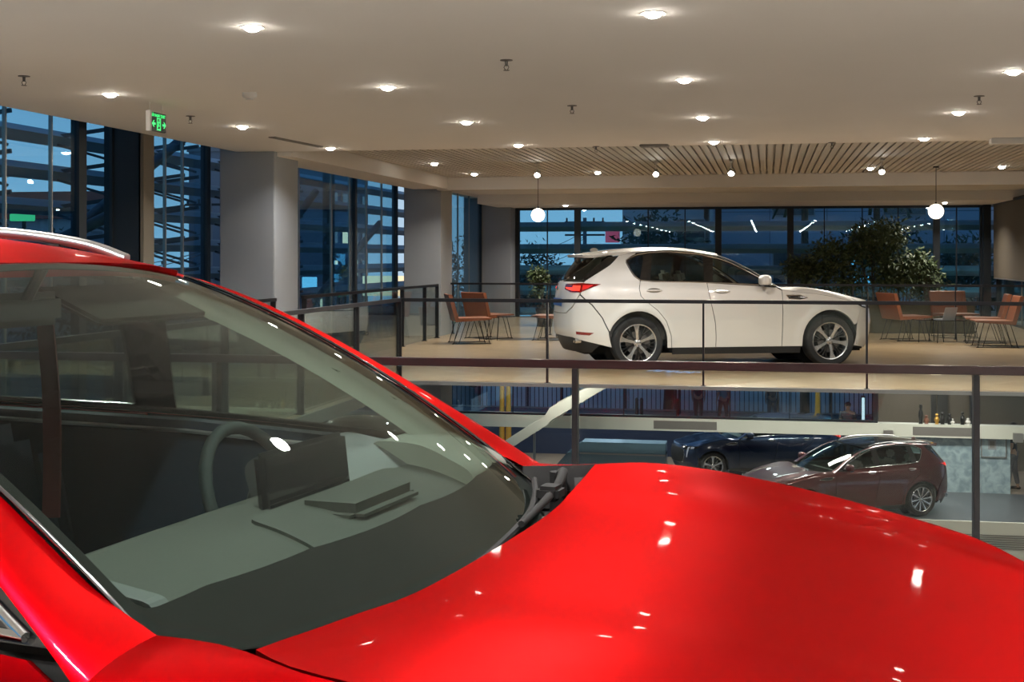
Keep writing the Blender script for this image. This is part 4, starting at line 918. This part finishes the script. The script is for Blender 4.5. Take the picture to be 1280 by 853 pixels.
# fence along the street
YE = 51.3
for k in range(5):
    x0 = X(560, YE)+k*4.6; f = empty('street_fence', (x0, YE, LO)); tag(f, 'steel railing fence section along the street outside the ground floor', 'fence', 'street fence sections')
    b = MB()
    for j in range(26): b.box(j*.175, j*.175+.03, -.015, .015, .06, 1.25)
    b.build('bars', MATS['steel_dark'], f); MB().box(0, 4.5, -.025, .025, 1.22, 1.28).box(0, 4.5, -.025, .025, .10, .15).build('rails', MATS['steel_trim'], f)
    MB().box(-.05, .05, -.05, .05, 0, 1.4).build('post', MATS['steel_dark'], f)
mat('hoarding_pale', (.62, .70, .74, 1), .7); hb = empty('site_hoarding', (X(600, 53), 53, LO-.1)); tag(hb, 'long pale hoarding standing behind the street fence', 'hoarding')
MB().box(0, 32, 0, .08, 0, 2.3).build('boards', MATS['hoarding_pale'], hb)
m = MB()
for k in range(17): m.box(k*2-.04, k*2+.04, -.06, 0, 0, 2.4)
m.build('posts', MATS['steel_dark'], hb)
# aerofoil louvres
def fin(name, label, a, b, z, group, arms=()):
    a, b = Vector(a), Vector(b); L = (b-a).length
    o = empty(name, a, math.atan2((b-a).y, (b-a).x)); tag(o, label, 'louvre', group)
    prof = [(-.16+.55*t, .14*math.sin(PI*min(1, t*1.15+.02)**.75)) for t in [k/10 for k in range(11)]]
    poly = [(0+.45*(k/10)-.22, .13*math.sin(PI*(k/10)**.7)) for k in range(11)]+[(.22-.45*(k/10), -.13*math.sin(PI*((10-k)/10)**.7)) for k in range(1, 10)]
    MB().prism([(y, zz) for y, zz in poly], 0, L, 'X').build('blade', MATS['fin_grey'], o, smooth=50)
    for s in arms: MB().bar((s, 0, 0), (s, 1.0, .12), .05, .06).bar((s, .1, -.12), (s, .95, -.36), .04, .04).build('arm', MATS['fin_arm'], o)
    o.location.z = z; return o
for k, z in enumerate([-.50, .07, .67, 1.22, 1.79, 2.385, 2.97]):
    fin('facade_louvre', 'long grey louvre blade outside the far window wall, counted from below number '+['one', 'two', 'three', 'four', 'five', 'six', 'seven'][k], (-7.6, YF+1.0, 0), (5.8, YF+1.0, 0), z, 'louvres outside the far window wall')
for j in range(7):
    y0 = -2+6.2*j
    for k, z in enumerate([-.5, .10, .67, 1.24, 1.81, 2.38, 2.95, 3.52]):
        o = fin('facade_louvre', 'grey aerofoil louvre blade outside the left window wall', (-11.4, y0+6.0, 0), (-11.4, y0, 0), z, 'louvres outside the left window wall', arms=(.2, 3.0, 5.8) if 1 <= j <= 4 else ())
for k, (y, w) in enumerate([(2.0, .3), (8.5, .3), (15.3, .34), (20.6, .30), (24.9, .3), (31, .3)]):
    o = MB().tube([(-10.6, y, LO), (-10.6, y, 5)], w/2, 16).build('louvre_post', MATS['fin_arm'], smooth=40); tag(o, 'dark steel post carrying the louvres outside the left windows', 'post', 'louvre posts outside the left windows')
for k, (p, q_) in enumerate([((-10.5, 12.5, .3), (-8.3, 15.6, 2.1)), ((-8.6, 15.5, 2.0), (-8.6, 19.0, 3.6)), ((-9.0, 20.2, .2), (-9.0, 25.5, 2.9)), ((-9.3, 24.0, -.2), (-9.3, 31.0, 2.4))]):
    o = MB().tube([p, q_], .075, 12).build('brace', MATS['fin_arm'], smooth=40); tag(o, ['slanting steel brace low outside the first left window', 'slanting steel brace high outside the window beside the plaster column', 'slanting steel brace in the window between the plaster columns, upper', 'slanting steel brace in the window between the plaster columns, lower'][k], 'brace')
# buildings
def building(label, x0, x1, y, z1, m, wins=(), depth=8, roof=None, lit=(), wcol='win_dark', name='building', along='X'):
    b = empty(name, (x0, y, LO)); tag(b, label, 'building'); H = z1-LO; W = x1-x0
    MB().box(0, W, 0, depth, 0, H).build('wall', MATS[m], b)
    if roof: MB().prism([(-.4, H), (W+.4, H), (W*.75, H+1.5), (W*.25, H+1.5)], -.4, depth+.4, 'Y').build('roof', MATS[roof], b)
    else: MB().box(-.1, W+.1, -.1, depth+.1, H, H+.25).build('roof_edge', MATS['concrete'], b)
    for i, (cx, cz, w, h) in enumerate(wins):
        f = MB().box(cx-w/2-.06, cx+w/2+.06, -.06, .0, cz-h/2-.06, cz+h/2+.06).build('window', MATS['concrete'], b)
        MB().box(cx-w/2, cx+w/2, -.08, -.055, cz-h/2, cz+h/2).build('pane', MATS['win_lit' if i in lit else wcol], f)
    return b
gw = [(1.2+3.1*i, 5.8+3.3*j, 1.6, 1.5) for i in range(9) for j in range(3)]
building('large blue-grey panelled building right across behind the white car', X(892, 58), 24, 58, 12, 'facade_panels', [(3.4+4.6*i, 5.6+2.9*j, 1.7, 1.3) for i in range(5) for j in range(3)], lit=(10, 7))
building('white building with tall blind wall left of the large panelled one', X(778, 60), X(880, 60), 60, 7.5, 'facade_white', [(1.2, 9.3, 1.0, 1.4), (3.1, 7.2, 1.2, 1.0), (3.1, 9.6, 1.2, 1.2)], lit=())
building('pale blue-grey tall building behind the middle of the far window', X(815, 74), X(888, 74), 74, 16, 'facade_grey', [(1+1.6*i, 6+2.2*j, .9, 1.2) for i in range(2) for j in range(4)])
building('low distant houses seen left of the globe reflection', X(600, 95), X(735, 95), 95, -1.2, 'facade_white', [(1.2+2.1*i, 2.6, 1.1, 1.0) for i in range(4)], roof='roof_red', lit=(1,))
building('low distant house behind the third window from the left', X(735, 110), X(800, 110), 110, .3, 'facade_grey', [(1.2+1.6*i, 4.0, .9, .9) for i in range(3)])
def side_building(label, x, y0, y1, z1, m, roof=None, n=6, rows=2, lit=()):
    b = empty('building', (x, y0, LO), PI/2); tag(b, label, 'building'); H = z1-LO; W = y1-y0
    MB().box(0, W, 0, 9, 0, H).build('wall', MATS[m], b)
    if roof: MB().prism([(-.6, H), (W+.6, H), (W*.72, H+1.6), (W*.28, H+1.6)], -.6, 9.6, 'Y').build('roof', MATS[roof], b)
    else: MB().box(-.1, W+.1, -.1, 9.1, H, H+.3).build('roof_edge', MATS['concrete'], b)
    k = 0
    for i in range(n):
        for j in range(rows):
            f = MB().box(W*(i+.5)/n-.6, W*(i+.5)/n+.6, -.06, 0, H*(j+.5)/rows-.5, H*(j+.5)/rows+.7).build('window', MATS['concrete'], b)
            MB().box(W*(i+.5)/n-.5, W*(i+.5)/n+.5, -.08, -.055, H*(j+.5)/rows-.4, H*(j+.5)/rows+.6).build('pane', MATS['win_lit' if k in lit else 'win_dark'], f); k += 1
    return b
side_building('house with a red tiled roof beyond the left windows', -36, 65.5, 73, 3.6, 'facade_white', 'roof_red', 4, 3, (3,))
side_building('long pale building low beyond the first left window', -32, 50, 60, 2.4, 'facade_white', None, 8, 2, (5, 9))
side_building('grey building with lit windows beyond the second column window', -19.5, 54, 60, -.2, 'facade_grey', None, 7, 3, (3, 8, 13, 16))
side_building('tall dark grey tower beyond the window between the columns', -26, 76, 84, 8.0, 'facade_grey', None, 4, 6, (2, 9, 14))
side_building('low market hall with lit shops beyond the column windows', -23, 62, 75, -2.2, 'facade_white', None, 9, 1, (0, 2, 3, 6))
building('low shop row beyond the narrow window right of the second column', -21, -12, 84, -2.4, 'facade_white', [(1+1.5*i, 1.4, 1.1, 1.4) for i in range(5)], lit=(0, 2, 3), wcol='win_cyan')
# small coloured signs on the street
for k, (px, py, d_, w, h, m, lb) in enumerate([(769, 293, 58, .62, .75, 'sign_pink', 'pink square sign hanging on the white building behind the white car'), (28, 272, 40, .8, .22, 'sign_green', 'small green lit sign far beyond the first left window'), (396, 358, 62, .7, .9, 'win_cyan', 'small cyan lit sign beyond the window between the columns'), (425, 371, 62, .6, 1.0, 'sign_green', 'small green lit sign low beyond the window between the columns'), (487, 357, 60, 1.9, .9, 'win_lit', 'pale lit shop sign beyond the window between the columns'), (1075, 338, 54, .8, 2.0, 'win_cyan', 'tall blue lit sign behind the tallest planter shrub')]):
    x, y = cam2w((px-640)*d_/FPX, d_); o = MB().box(-w/2, w/2, -.06, .06, -h/2, h/2, .02).build('sign', MATS[m]); o.location = (x, y-1.0 if y > 50 else y, zat(py, d_)); tag(o, lb, 'sign')
    MB().box(-.05, .05, .06, .12, -h/2-1.5 if k in (1, 2, 3) else -h/2, h/2).build('bracket', MATS['steel_dark'], o)
# poles, wires
def pole(label, x, y, h):
    o = MB().tube([(0, 0, 0), (0, 0, h)], [.16, .10], 10).build('utility_pole', MATS['concrete'], smooth=40); o.location = (x, y, LO); tag(o, label, 'utility pole')
    for zz in (h-.3, h-1.0): MB().box(-1.1, 1.1, -.05, .05, zz, zz+.1).build('cross_arm', MATS['steel_dark'], o)
    for xx in (-1, -.5, .5, 1): MB().lathe([(0, 0), (.05, 0), (.05, .18), (0, .2)], 8, c=(xx, 0, h-.2)).build('insulator', MATS['fin_arm'], o)
    return o
pole('utility pole with cross arms seen behind the left globe pendant', X(731, 72), 72, 8.2); pole('utility pole beyond the window beside the first plaster column', -21, 32, 8.5); pole('utility pole far beyond the window between the columns', -23, 52, 8.5)
def wires(label, a, b, n, sag):
    m = MB()
    for k in range(n):
        p, q2 = Vector(a)+Vector((0, 0, .28*k)), Vector(b)+Vector((0, 0, .28*k+.1*math.sin(k*2)))
        m.tube([p+(q2-p)*t+Vector((0, 0, -4*sag*t*(1-t))) for t in [i/12 for i in range(13)]], .018, 4)
    tag(m.build('power_lines', MATS['wire']), label, 'power lines')
wires('drooping power lines beyond the far window left of the white car', (X(620, 70), 71.9, 1.6), (X(731, 72), 71.9, 2.2), 4, .7)
wires('power lines strung beyond the left side windows', (-21, 31.9, 1.0), (-23, 51.9, 1.4), 5, .5); wires('power lines running toward the viewer beyond the first left window', (-21, 31.9, 1.0), (-23, 10, 1.4), 3, .5)
# outdoor trees
def tree(label, x, y, h, w, n, seed, name='tree'):
    t = empty(name, (x, y, LO)); tag(t, label, 'tree'); me = shrub_leaves(w, w, h*.75, n*2, .27, seed, 11); o = link('crown', me, MATS['leaf_outside'], t); o.location = (0, 0, h*.28)
    MB().tube(curve_pts([(0, 0, 0), (.1, 0, h*.3), (-.1, .1, h*.65)], 4), [.2]*4+[.15]*4+[.1], 8).build('trunk', MATS['bark'], t)
tree('dark bushy tree outside low behind the left globe', X(668, 66), 66, 5.6, 5, 1500, 61); tree('round dark tree outside just left of the white tail', X(704, 80), 80, 6.5, 6, 1500, 62)
tree('dark tree outside behind the roof of the white car', X(835, 52), 52, 8.2, 3.4, 1300, 63); tree('dark tree outside beside the right globe', X(1112, 52), 52, 8.6, 2.6, 1100, 64)
tree('dark tree outside at the right end of the far window', X(1212, 50), 50, 7.4, 3.4, 1200, 65); tree('wide tree outside the left windows by the red roofed house', -26, 47, 6.5, 6, 1400, 66)
tree('dark tree outside the narrow window right of the second column', -13.5, 60, 6.6, 5, 1400, 67)
def palm(label, x, y, h, seed):
    t = empty('palm_tree', (x, y, LO)); tag(t, label, 'palm tree'); rnd = random.Random(seed); m = MB()
    MB().tube([(0, 0, 0), (0, 0, h)], [.18, .11], 10).build('trunk', MATS['bark'], t)
    for k in range(15):
        a = 2*PI*k/15; e_ = rnd.uniform(-.2, .9); pts = [Vector((math.cos(a)*r*1.5, math.sin(a)*r*1.5, h+e_*r*1.2-1.6*r*r)) for r in (0, .3, .6, .9)]
        for p, q2 in zip(pts, pts[1:]): 
            sd = Vector((-math.sin(a), math.cos(a), 0))*.10; v = [m.bm.verts.new(z) for z in (p-sd, p+sd, q2+sd*.6, q2-sd*.6)]; m.bm.faces.new(v)
    m.build('fronds', MATS['leaf_outside'], t)
palm('palm tree with spiky fronds at the window head above the white bonnet', X(1006, 46.8), 46.8, 8.9, 3); palm('palm tree with spiky fronds at the window head left of the right globe', X(1096, 48), 48, 9.0, 4)
# parked vehicles outside at street level stay out of the upper view
# ---------- people ----------
for nm, c in (('cloth_dark', (.02, .022, .03, 1)), ('cloth_teal', (.10, .22, .24, 1)), ('cloth_grey', (.10, .10, .11, 1)), ('skin', (.38, .22, .15, 1)), ('hair', (.01, .008, .007, 1))): mat(nm, c, .8)
def skin_mesh(name, V, E, R, m, parent, root=0, lv=1):
    me = bpy.data.meshes.new(name); me.from_pydata([tuple(v) for v in V], E, []); o = link(name, me, m, parent)
    md = o.modifiers.new('s', 'SKIN'); sv = me.skin_vertices[0].data
    for i, r in enumerate(R): sv[i].radius = (r if isinstance(r, tuple) else (r, r)); sv[i].use_root = (i == root)
    ss = o.modifiers.new('d', 'SUBSURF'); ss.levels = lv; ss.render_levels = lv
    return o
def person(label, loc, rz, top, legs, stride=.12, arms=(.25, -.1), h=1.68, hair='hair'):
    k = h/1.7; o = empty('person', loc, rz); tag(o, label, 'person'); o.scale = (k, k, k)
    V = [(0, 0, .95), (0, 0, 1.12), (0, 0, 1.36), (0, 0, 1.46), (.01, 0, 1.54), (.015, 0, 1.63), (.0, 0, 1.70)]; E = [(i, i+1) for i in range(6)]
    R = [(.11, .15), (.10, .135), (.11, .16), .055, (.065, .06), (.088, .075), (.05, .045)]
    for s in (1, -1):
        b = len(V); f = stride*s
        V += [(0, s*.09, .90), (f*.5+.02, s*.10, .50), (f-.01, s*.10, .09), (f-.03, s*.10, .04), (f+.14, s*.11, .03)]; E += [(0, b), (b, b+1), (b+1, b+2), (b+2, b+3), (b+3, b+4)]; R += [.088, .058, .040, .042, .032]
        b = len(V); a = arms[0 if s > 0 else 1]
        V += [(0, s*.19, 1.40), (-a*.05, s*.235, 1.14), (a*.35, s*.23, .90+abs(a)*.1), (a*.45, s*.225, .82+abs(a)*.12)]; E += [(2, b), (b, b+1), (b+1, b+2), (b+2, b+3)]; R += [.055, .042, .030, .030]
        hb = b+3; hp = Vector(V[hb])
        for j, ln in enumerate((.055, .07, .075, .07)):
            c = len(V); V += [tuple(hp+Vector((-.028+.018*j, 0, -.03))), tuple(hp+Vector((-.034+.02*j, -s*.01, -.03-ln)))]; E += [(hb, c), (c, c+1)]; R += [.009, .008]
        c = len(V); V += [tuple(hp+Vector((.03, -s*.015, -.02))), tuple(hp+Vector((.05, -s*.03, -.06)))]; E += [(hb, c), (c, c+1)]; R += [.010, .008]
    body = skin_mesh('body', V, E, R, MATS['skin'], o, lv=2)
    MB().ball((.105, 0, 1.60), .014, 1, .7, 1.3, 8, 6).build('nose', MATS['skin'], o); MB().ball((-.005, 0, 1.655), .105, 1, .88, .82).build('hair', MATS[hair], o, smooth=60)
    for s in (1, -1): MB().ball((.085, s*.032, 1.635), .010, .6, 1, .7, 8, 6).build('eye', MATS['hair'], o); MB().ball((.01, s*.082, 1.61), .022, .5, .4, 1, 8, 6).build('ear', MATS['skin'], o)
    TV = [(0, 0, .93), (0, 0, 1.12), (0, 0, 1.36), (0, 0, 1.43)]; TE = [(0, 1), (1, 2), (2, 3)]; TR = [(.125, .168), (.118, .155), (.125, .178), .07]
    for s in (1, -1):
        b = len(TV); a = arms[0 if s > 0 else 1]; TV += [(0, s*.19, 1.40), (-a*.04, s*.225, 1.20)]; TE += [(2, b), (b, b+1)]; TR += [.068, .060]
    skin_mesh('shirt', TV, TE, TR, MATS[top], o, lv=2)
    LV = [(0, 0, .97)]; LE = []; LR = [(.12, .16)]
    for s in (1, -1):
        b = len(LV); f = stride*s; LV += [(0, s*.09, .88), (f*.5+.02, s*.10, .50), (f-.01, s*.10, .12)]; LE += [(0, b), (b, b+1), (b+1, b+2)]; LR += [.105, .078, .062]
        MB().box(f-.08, f+.17, s*.105-.045, s*.105+.045, 0, .075, .02).build('shoe', MATS['hair'], o)
    skin_mesh('trousers', LV, LE, LR, MATS[legs], o, lv=2)
    return o
person('person in a pale teal shirt and dark trousers standing by the street fence', (X(904, 49), 49, LO-.1), 2.2, 'cloth_teal', 'cloth_dark', .16)
person('person in dark clothes standing farther right by the street fence', (X(965, 49.6), 49.6, LO-.1), -1.2, 'cloth_dark', 'cloth_grey', .10)
person('dark clothed person at the fence beside a bollard, left of the others', (X(873, 49.6), 49.6, LO-.1), 1.6, 'cloth_dark', 'cloth_dark', .06)
person('person whose head shows just above the cream band over the cars', (X(1060, 41), 41, LO), -1.6, 'cloth_grey', 'cloth_dark', .08, h=1.66)
person('person in a dark t-shirt at the end of the blue marble wall', (X(1266, 36.3), 36.3, LO), PI*.9, 'cloth_dark', 'cloth_grey', .1, h=1.72)
for px, lb in ((796, 'left one of two dark bollards before the street fence'), (802, 'right one of two dark bollards before the street fence'), (847, 'single dark bollard before the street fence')):
    o = MB().lathe([(0, 0), (.07, 0), (.06, .9), (.07, .92), (.05, 1.0), (0, 1.02)], 14).build('bollard', MATS['black_metal'], smooth=40); o.location = (X(px, 48.2), 48.2, LO-.1); tag(o, lb, 'bollard')
# ---------- the cars ----------
def place(r0, d0, phi):     # rear axle-wheelbase centre from camera-frame coordinates
    x, y = cam2w(r0, d0); return (x, y), phi+PSI
(wx, wy), wa = (0, 0), 0
phi = .18; r_, d_ = 1.77, 18.55; cx, cy = r_+1.435*math.cos(phi), d_+1.435*math.sin(phi)      # near side rear wheel -> centre of the side
cx, cy = cx-.90*math.sin(phi), cy+.90*math.cos(phi)
(x, y), a = place(cx, cy, phi)
white = build_car('car', 'pearl white crossover car parked on the upper floor behind the balustrade', (x, y, 0), a, 'paint_white', step=.05, kz=1.035, rails=False, seatm='seat_light', plate='plate_blue')
m = MB().box(-.05, .05, -.10, .10, 0, .05, .01).prism([(-.05, .05), (.05, .05), (.05, .10)], -.10, .10, 'Y').build('wheel_chock', mat('chock_blue', (.02, .22, .7, 1), .5)); m.location = Vector((x, y, 0))+Matrix.Rotation(a, 3, 'Z') @ Vector((-1.435+.44, -.80, 0)); m.rotation_euler = (0, 0, a); tag(m, 'small blue wheel chock against the rear wheel of the white car', 'wheel chock')
d = MB(); mat('reflection_blue', (.35, .48, .80, 1), .4); pA, pB = atZ(812, 463.5, 0), atZ(870, 466.5, 0); u_ = (pB-pA).normalized(); v_ = Vector((-u_.y, u_.x, 0)); L = (pB-pA).length  # flat pale blue strokes laid on the floor in place of a reflection
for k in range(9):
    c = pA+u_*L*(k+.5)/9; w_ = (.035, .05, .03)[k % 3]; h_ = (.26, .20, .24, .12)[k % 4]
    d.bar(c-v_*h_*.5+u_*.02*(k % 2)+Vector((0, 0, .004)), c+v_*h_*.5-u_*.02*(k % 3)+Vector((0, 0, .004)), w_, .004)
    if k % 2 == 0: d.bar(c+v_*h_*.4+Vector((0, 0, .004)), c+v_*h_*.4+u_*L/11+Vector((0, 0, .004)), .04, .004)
tag(d.build('floor_decal', MATS['reflection_blue']), 'pale blue strokes on the tiles imitating a reflection in front of the white car', 'painted reflection')
# maroon car downstairs
dm = 31.3; x, y = cam2w((1052-640)*dm/FPX, dm)
maroon = build_car('car', 'dark maroon three-row crossover car with silver roof rails on the grey platform below', (x, y, LO), PI+PSI+.33, 'paint_maroon', step=.06, kx=1.087, ky=1.04, kz=1.035, R=.395, style='ten', seatm='seat_light', dark_roof=True)
dm = 37.0; x, y = cam2w((943-640)*dm/FPX, dm)
blue = build_car('car', 'dark blue crossover car half hidden behind the maroon car', (x, y, LO), PI+PSI+.12, 'paint_blue', step=.07, rails=False)
# the red car in front
phi = .339; r1, d1 = -.885, 2.652
x, y = cam2w(r1, d1); ra = -phi+PSI
red = build_car('car', 'glossy red crossover car filling the foreground, its windscreen and bonnet nearest the viewer', (x, y, 0), ra, 'paint_red', step=.03, hero=True, fold=True, style='five')
# ----- cabin of the red car -----
mat('dash_light', (.030, .030, .026, 1), .75, spec=.12, bump=(150, .06)); mat('dash_dark', (.030, .030, .030, 1), .6); mat('leather_beige', (.13, .13, .11, 1), .8, spec=.15); mat('rubber', (.006, .006, .006, 1), .8, spec=.2); mat('seam_grey', (.12, .12, .12, 1), .5)
def dash(u, v):      # u: rear edge 0 .. screen foot 1, v: across
    w_ = (v/.7)**2; x = .40+.43*u-.16*w_*u; z = 1.135-.085*u*u+.012*math.sin(u*3.1)-.004*w_
    if u < 0: z = 1.135+u*.9; x = .40
    return (x, v, z)
dp = sheet('dashboard', [(0, -.70), (1, -.70), (1, .70), (0, .70)], dash, MATS['dash_light'], red, .06, flip=1, thick=.05)
MB().prism([(.41, 1.11), (.33, 1.04), (.32, .80), (.40, .60), (.8, .6), (.8, 1.0)], -.69, .69, 'Y').build('dashboard_face', MATS['dash_light'], dp)
bn = MB(); pts = [(.20, 1.06), (.22, 1.15), (.30, 1.175), (.42, 1.15), (.50, 1.085)]
bn.prism(fillet([(.30, 1.08), (.27, 1.165), (.33, 1.195), (.44, 1.175), (.54, 1.12), (.52, 1.06)], .03, 4), .20, .56, 'Y'); bn.build('instrument_hood', MATS['dash_dark'], dp, smooth=40)
sc_ = MB().box(-.012, .012, -.17, .17, -.075, .075, .010, Matrix.Translation((.49, .07, 1.165)) @ Matrix.Rotation(-.12, 4, 'Y')); MB().prism(fillet([(.40, 1.10), (.42, 1.185), (.55, 1.18), (.68, 1.12), (.66, 1.06)], .04, 4), .50, .72, 'Y').build('dash_end', MATS['leather_beige'], dp, smooth=50); scn = sc_.build('display_screen', MATS['gloss_black'], dp, smooth=40)
MB().box(.475, .505, -.06, .20, 1.09, 1.11).build('screen_foot', MATS['dash_dark'], scn)
MB().box(-.07, .07, -.14, .14, -.02, .022, .018, Matrix.Translation((.60, .08, 1.128))).build('speaker_pod', MATS['dash_light'], dp, smooth=50)
sheet('dash_pad', fillet([(.28, -.20), (.85, -.26), (.85, .46), (.28, .40)], .06, 3), dash, MATS['dash_light'], dp, .06, off=.006, flip=1, thick=.006)
MB().lathe([(0, .012), (.022, .010), (.026, 0)], 20, c=(.735, -.40, 1.085)).build('sun_sensor', MATS['dash_dark'], dp, smooth=50)
steering(red, (.21, .38, 1.045), .185)
for yy, sd in ((.745, 1), (-.745, -1)):
    dt = MB().prism(fillet([(-1.3, .8), (.66, .8), (.66, 1.115), (.3, 1.150), (-.2, 1.175), (-1.3, 1.19)], .03, 3), yy+sd*.0-.02, yy+sd*.0+.03, 'Y').build('door_trim', MATS['seat_dark'], red, smooth=40)
    MB().tube([(-1.2, yy-sd*.03, 1.165), (-.2, yy-sd*.03, 1.150), (.25, yy-sd*.03, 1.128)], .006, 6).build('door_strip', MATS['rail_silver'], dt)
    MB().prism(fillet([(.40, 1.10), (.66, 1.09), (.66, 1.125), (.40, 1.165)], .02, 3), yy-sd*.09-.02, yy-sd*.09+.02, 'Y').build('air_vent', MATS['dash_dark'], red)
vs = MB().box(-.02, .17, -.21, .21, -.008, .008, .008, Matrix.Translation((-.20, .36, 1.520)) @ Matrix.Rotation(.40, 4, 'Y')).build('sun_visor', MATS['visor'], red, smooth=40)
vs = MB().box(-.02, .17, -.21, .21, -.008, .008, .008, Matrix.Translation((-.20, -.36, 1.520)) @ Matrix.Rotation(.40, 4, 'Y')).build('sun_visor', MATS['visor'], red, smooth=40)
mi = MB().box(-.02, .02, -.11, .11, -.035, .035, .015, Matrix.Translation((-.12, 0, 1.49))).build('rear_view_mirror', MATS['plastic_black'], red, smooth=40); MB().tube([(-.11, 0, 1.51), (-.07, 0, 1.575)], .012, 8).build('mirror_stem', MATS['plastic_black'], mi)
for sd in (1, -1):
    pts = [(-.58, sd*.64, 1.42), (-.53, sd*.60, 1.25), (-.47, sd*.53, 1.10), (-.45, sd*.50, .95)]
    b = MB(); p4 = curve_pts(pts, 4)
    for p, q2 in zip(p4, p4[1:]): b.bar(p, q2, .006, .05, up=Vector((1, 0, 0)))
    b.build('seat_belt', mat('belt_red', (.10, .012, .014, 1), .7) if 'belt_red' not in MATS else MATS['belt_red'], red)
    A_, B_ = [], []
    for s in [k/10 for k in range(11)]:
        p = Vector(ws_pt(s, sd*.975))+Vector((-.015, 0, -.02)); A_.append(p); B_.append(Vector(ws_pt(s, sd*.86))+Vector((-.05, 0, -.055)))
    loft('pillar_trim', A_, B_, [(0, sd, -.3)]*11, [(0, 0, -1)]*11, MATS['leather_beige'], red, 4)
# wiper arms resting at the foot of the screen
def on_ws(s, q, h=.0):
    p = Vector(ws_pt(s, q)); return p+Vector((.45, 0, .9)).normalized()*h
w = MB(); arm = curve_pts([(.800, .715, 1.085), (.835, .64, 1.112), (.858, .52, 1.100), (.872, .38, 1.090), (.880, .22, 1.078)], 5)
w.tube([(.80, .715, 1.01), (.80, .715, 1.10)], .020, 12); w.tube(arm, [.013-.006*k/(len(arm)-1) for k in range(len(arm))], 8)
w.box(.835, .885, .44, .50, 1.080, 1.112, .008); w.tube([(.85, .56, 1.09), (.80, .62, 1.06), (.76, .60, 1.05)], .008, 8)
w.build('wiper_arm', MATS['rubber'], red, smooth=50)
w2 = MB(); w2.tube(curve_pts([(.76, .66, 1.088), (.815, .50, 1.080), (.86, .30, 1.072), (.885, 0, 1.060), (.885, -.2, 1.055)], 5), .007, 6); w2.build('wiper_blade', MATS['rubber'], red, smooth=50)
for sd in (1, -1):
    A_ = [on_ws(s, sd*.995, .004) for s in [k/16-.02 for k in range(17)]]
    tube_obj('screen_edge_trim', A_, .004, MATS['gloss_black'], red, 6)

# ---------- light ----------
sc = bpy.context.scene
w = bpy.data.worlds.new('dusk'); sc.world = w; w.use_nodes = True; nt = w.node_tree; bg = nt.nodes['Background']
tc = nt.nodes.new('ShaderNodeTexCoord'); sp = nt.nodes.new('ShaderNodeSeparateXYZ'); rp = nt.nodes.new('ShaderNodeValToRGB')
rp.color_ramp.elements[0].position = 0; rp.color_ramp.elements[0].color = (.50, .68, .85, 1); rp.color_ramp.elements[1].position = .45; rp.color_ramp.elements[1].color = (.10, .22, .45, 1)
nt.links.new(tc.outputs['Generated'], sp.inputs[0]); nt.links.new(sp.outputs['Z'], rp.inputs['Fac']); nt.links.new(rp.outputs['Color'], bg.inputs['Color']); bg.inputs['Strength'].default_value = .95
# unseen light panels added to brighten the ground floor
for k, (px, Y) in enumerate([(700, 33.2), (860, 33.2), (1000, 33.4), (1130, 33.4), (1230, 33.6), (780, 37.6), (960, 38), (1150, 37.9), (640, 37.6)]):
    x = X(px, Y); o = MB().box(-.6, .6, -.3, .3, -.03, .03, .01).build('ceiling_panel_light', MATS['white_plastic']); o.location = (x, Y, -.79); tag(o, 'unseen flat light panel added to brighten the ground floor showroom', 'ceiling light', 'added ground floor light panels')
    light('lamp', 'AREA', (0, 0, -.04), 85, (1, .95, .86), 1.1, spread=2.6, parent=o, sy=.5)
for k in range(4):
    o = MB().box(-.6, .6, -.3, .3, -.03, .03, .01).build('ceiling_panel_light', MATS['white_plastic']); o.location = (-2+4*k, 28, -.46); tag(o, 'unseen flat light panel added to brighten the ground floor showroom', 'ceiling light', 'added ground floor light panels')
    light('lamp', 'AREA', (0, 0, -.04), 90, (1, .93, .82), 1.1, spread=2.8, parent=o, sy=.5)
cm = bpy.data.cameras.new('camera'); co = bpy.data.objects.new('camera', cm); COL.objects.link(co); sc.camera = co
co.location = (0, 0, EYE); co.rotation_euler = (PI/2, 0, PSI); cm.sensor_width = 36; cm.lens = FPX/1280*36; cm.shift_y = -(426.5-HZ)/1280; cm.clip_end = 500; cm.clip_start = .05
sc.view_settings.view_transform = 'Standard'; sc.view_settings.look = 'None'; sc.view_settings.gamma = 1; sc.view_settings.exposure = 0.0; sc.view_settings.use_curve_mapping = False
sc.cycles.transparent_max_bounces = 32; sc.cycles.max_bounces = 8; sc.cycles.diffuse_bounces = 4; sc.cycles.glossy_bounces = 5; sc.cycles.sample_clamp_indirect = 4; sc.cycles.use_denoising = True
sc.cycles.caustics_reflective = False; sc.cycles.caustics_refractive = False; sc.cycles.use_light_tree = True
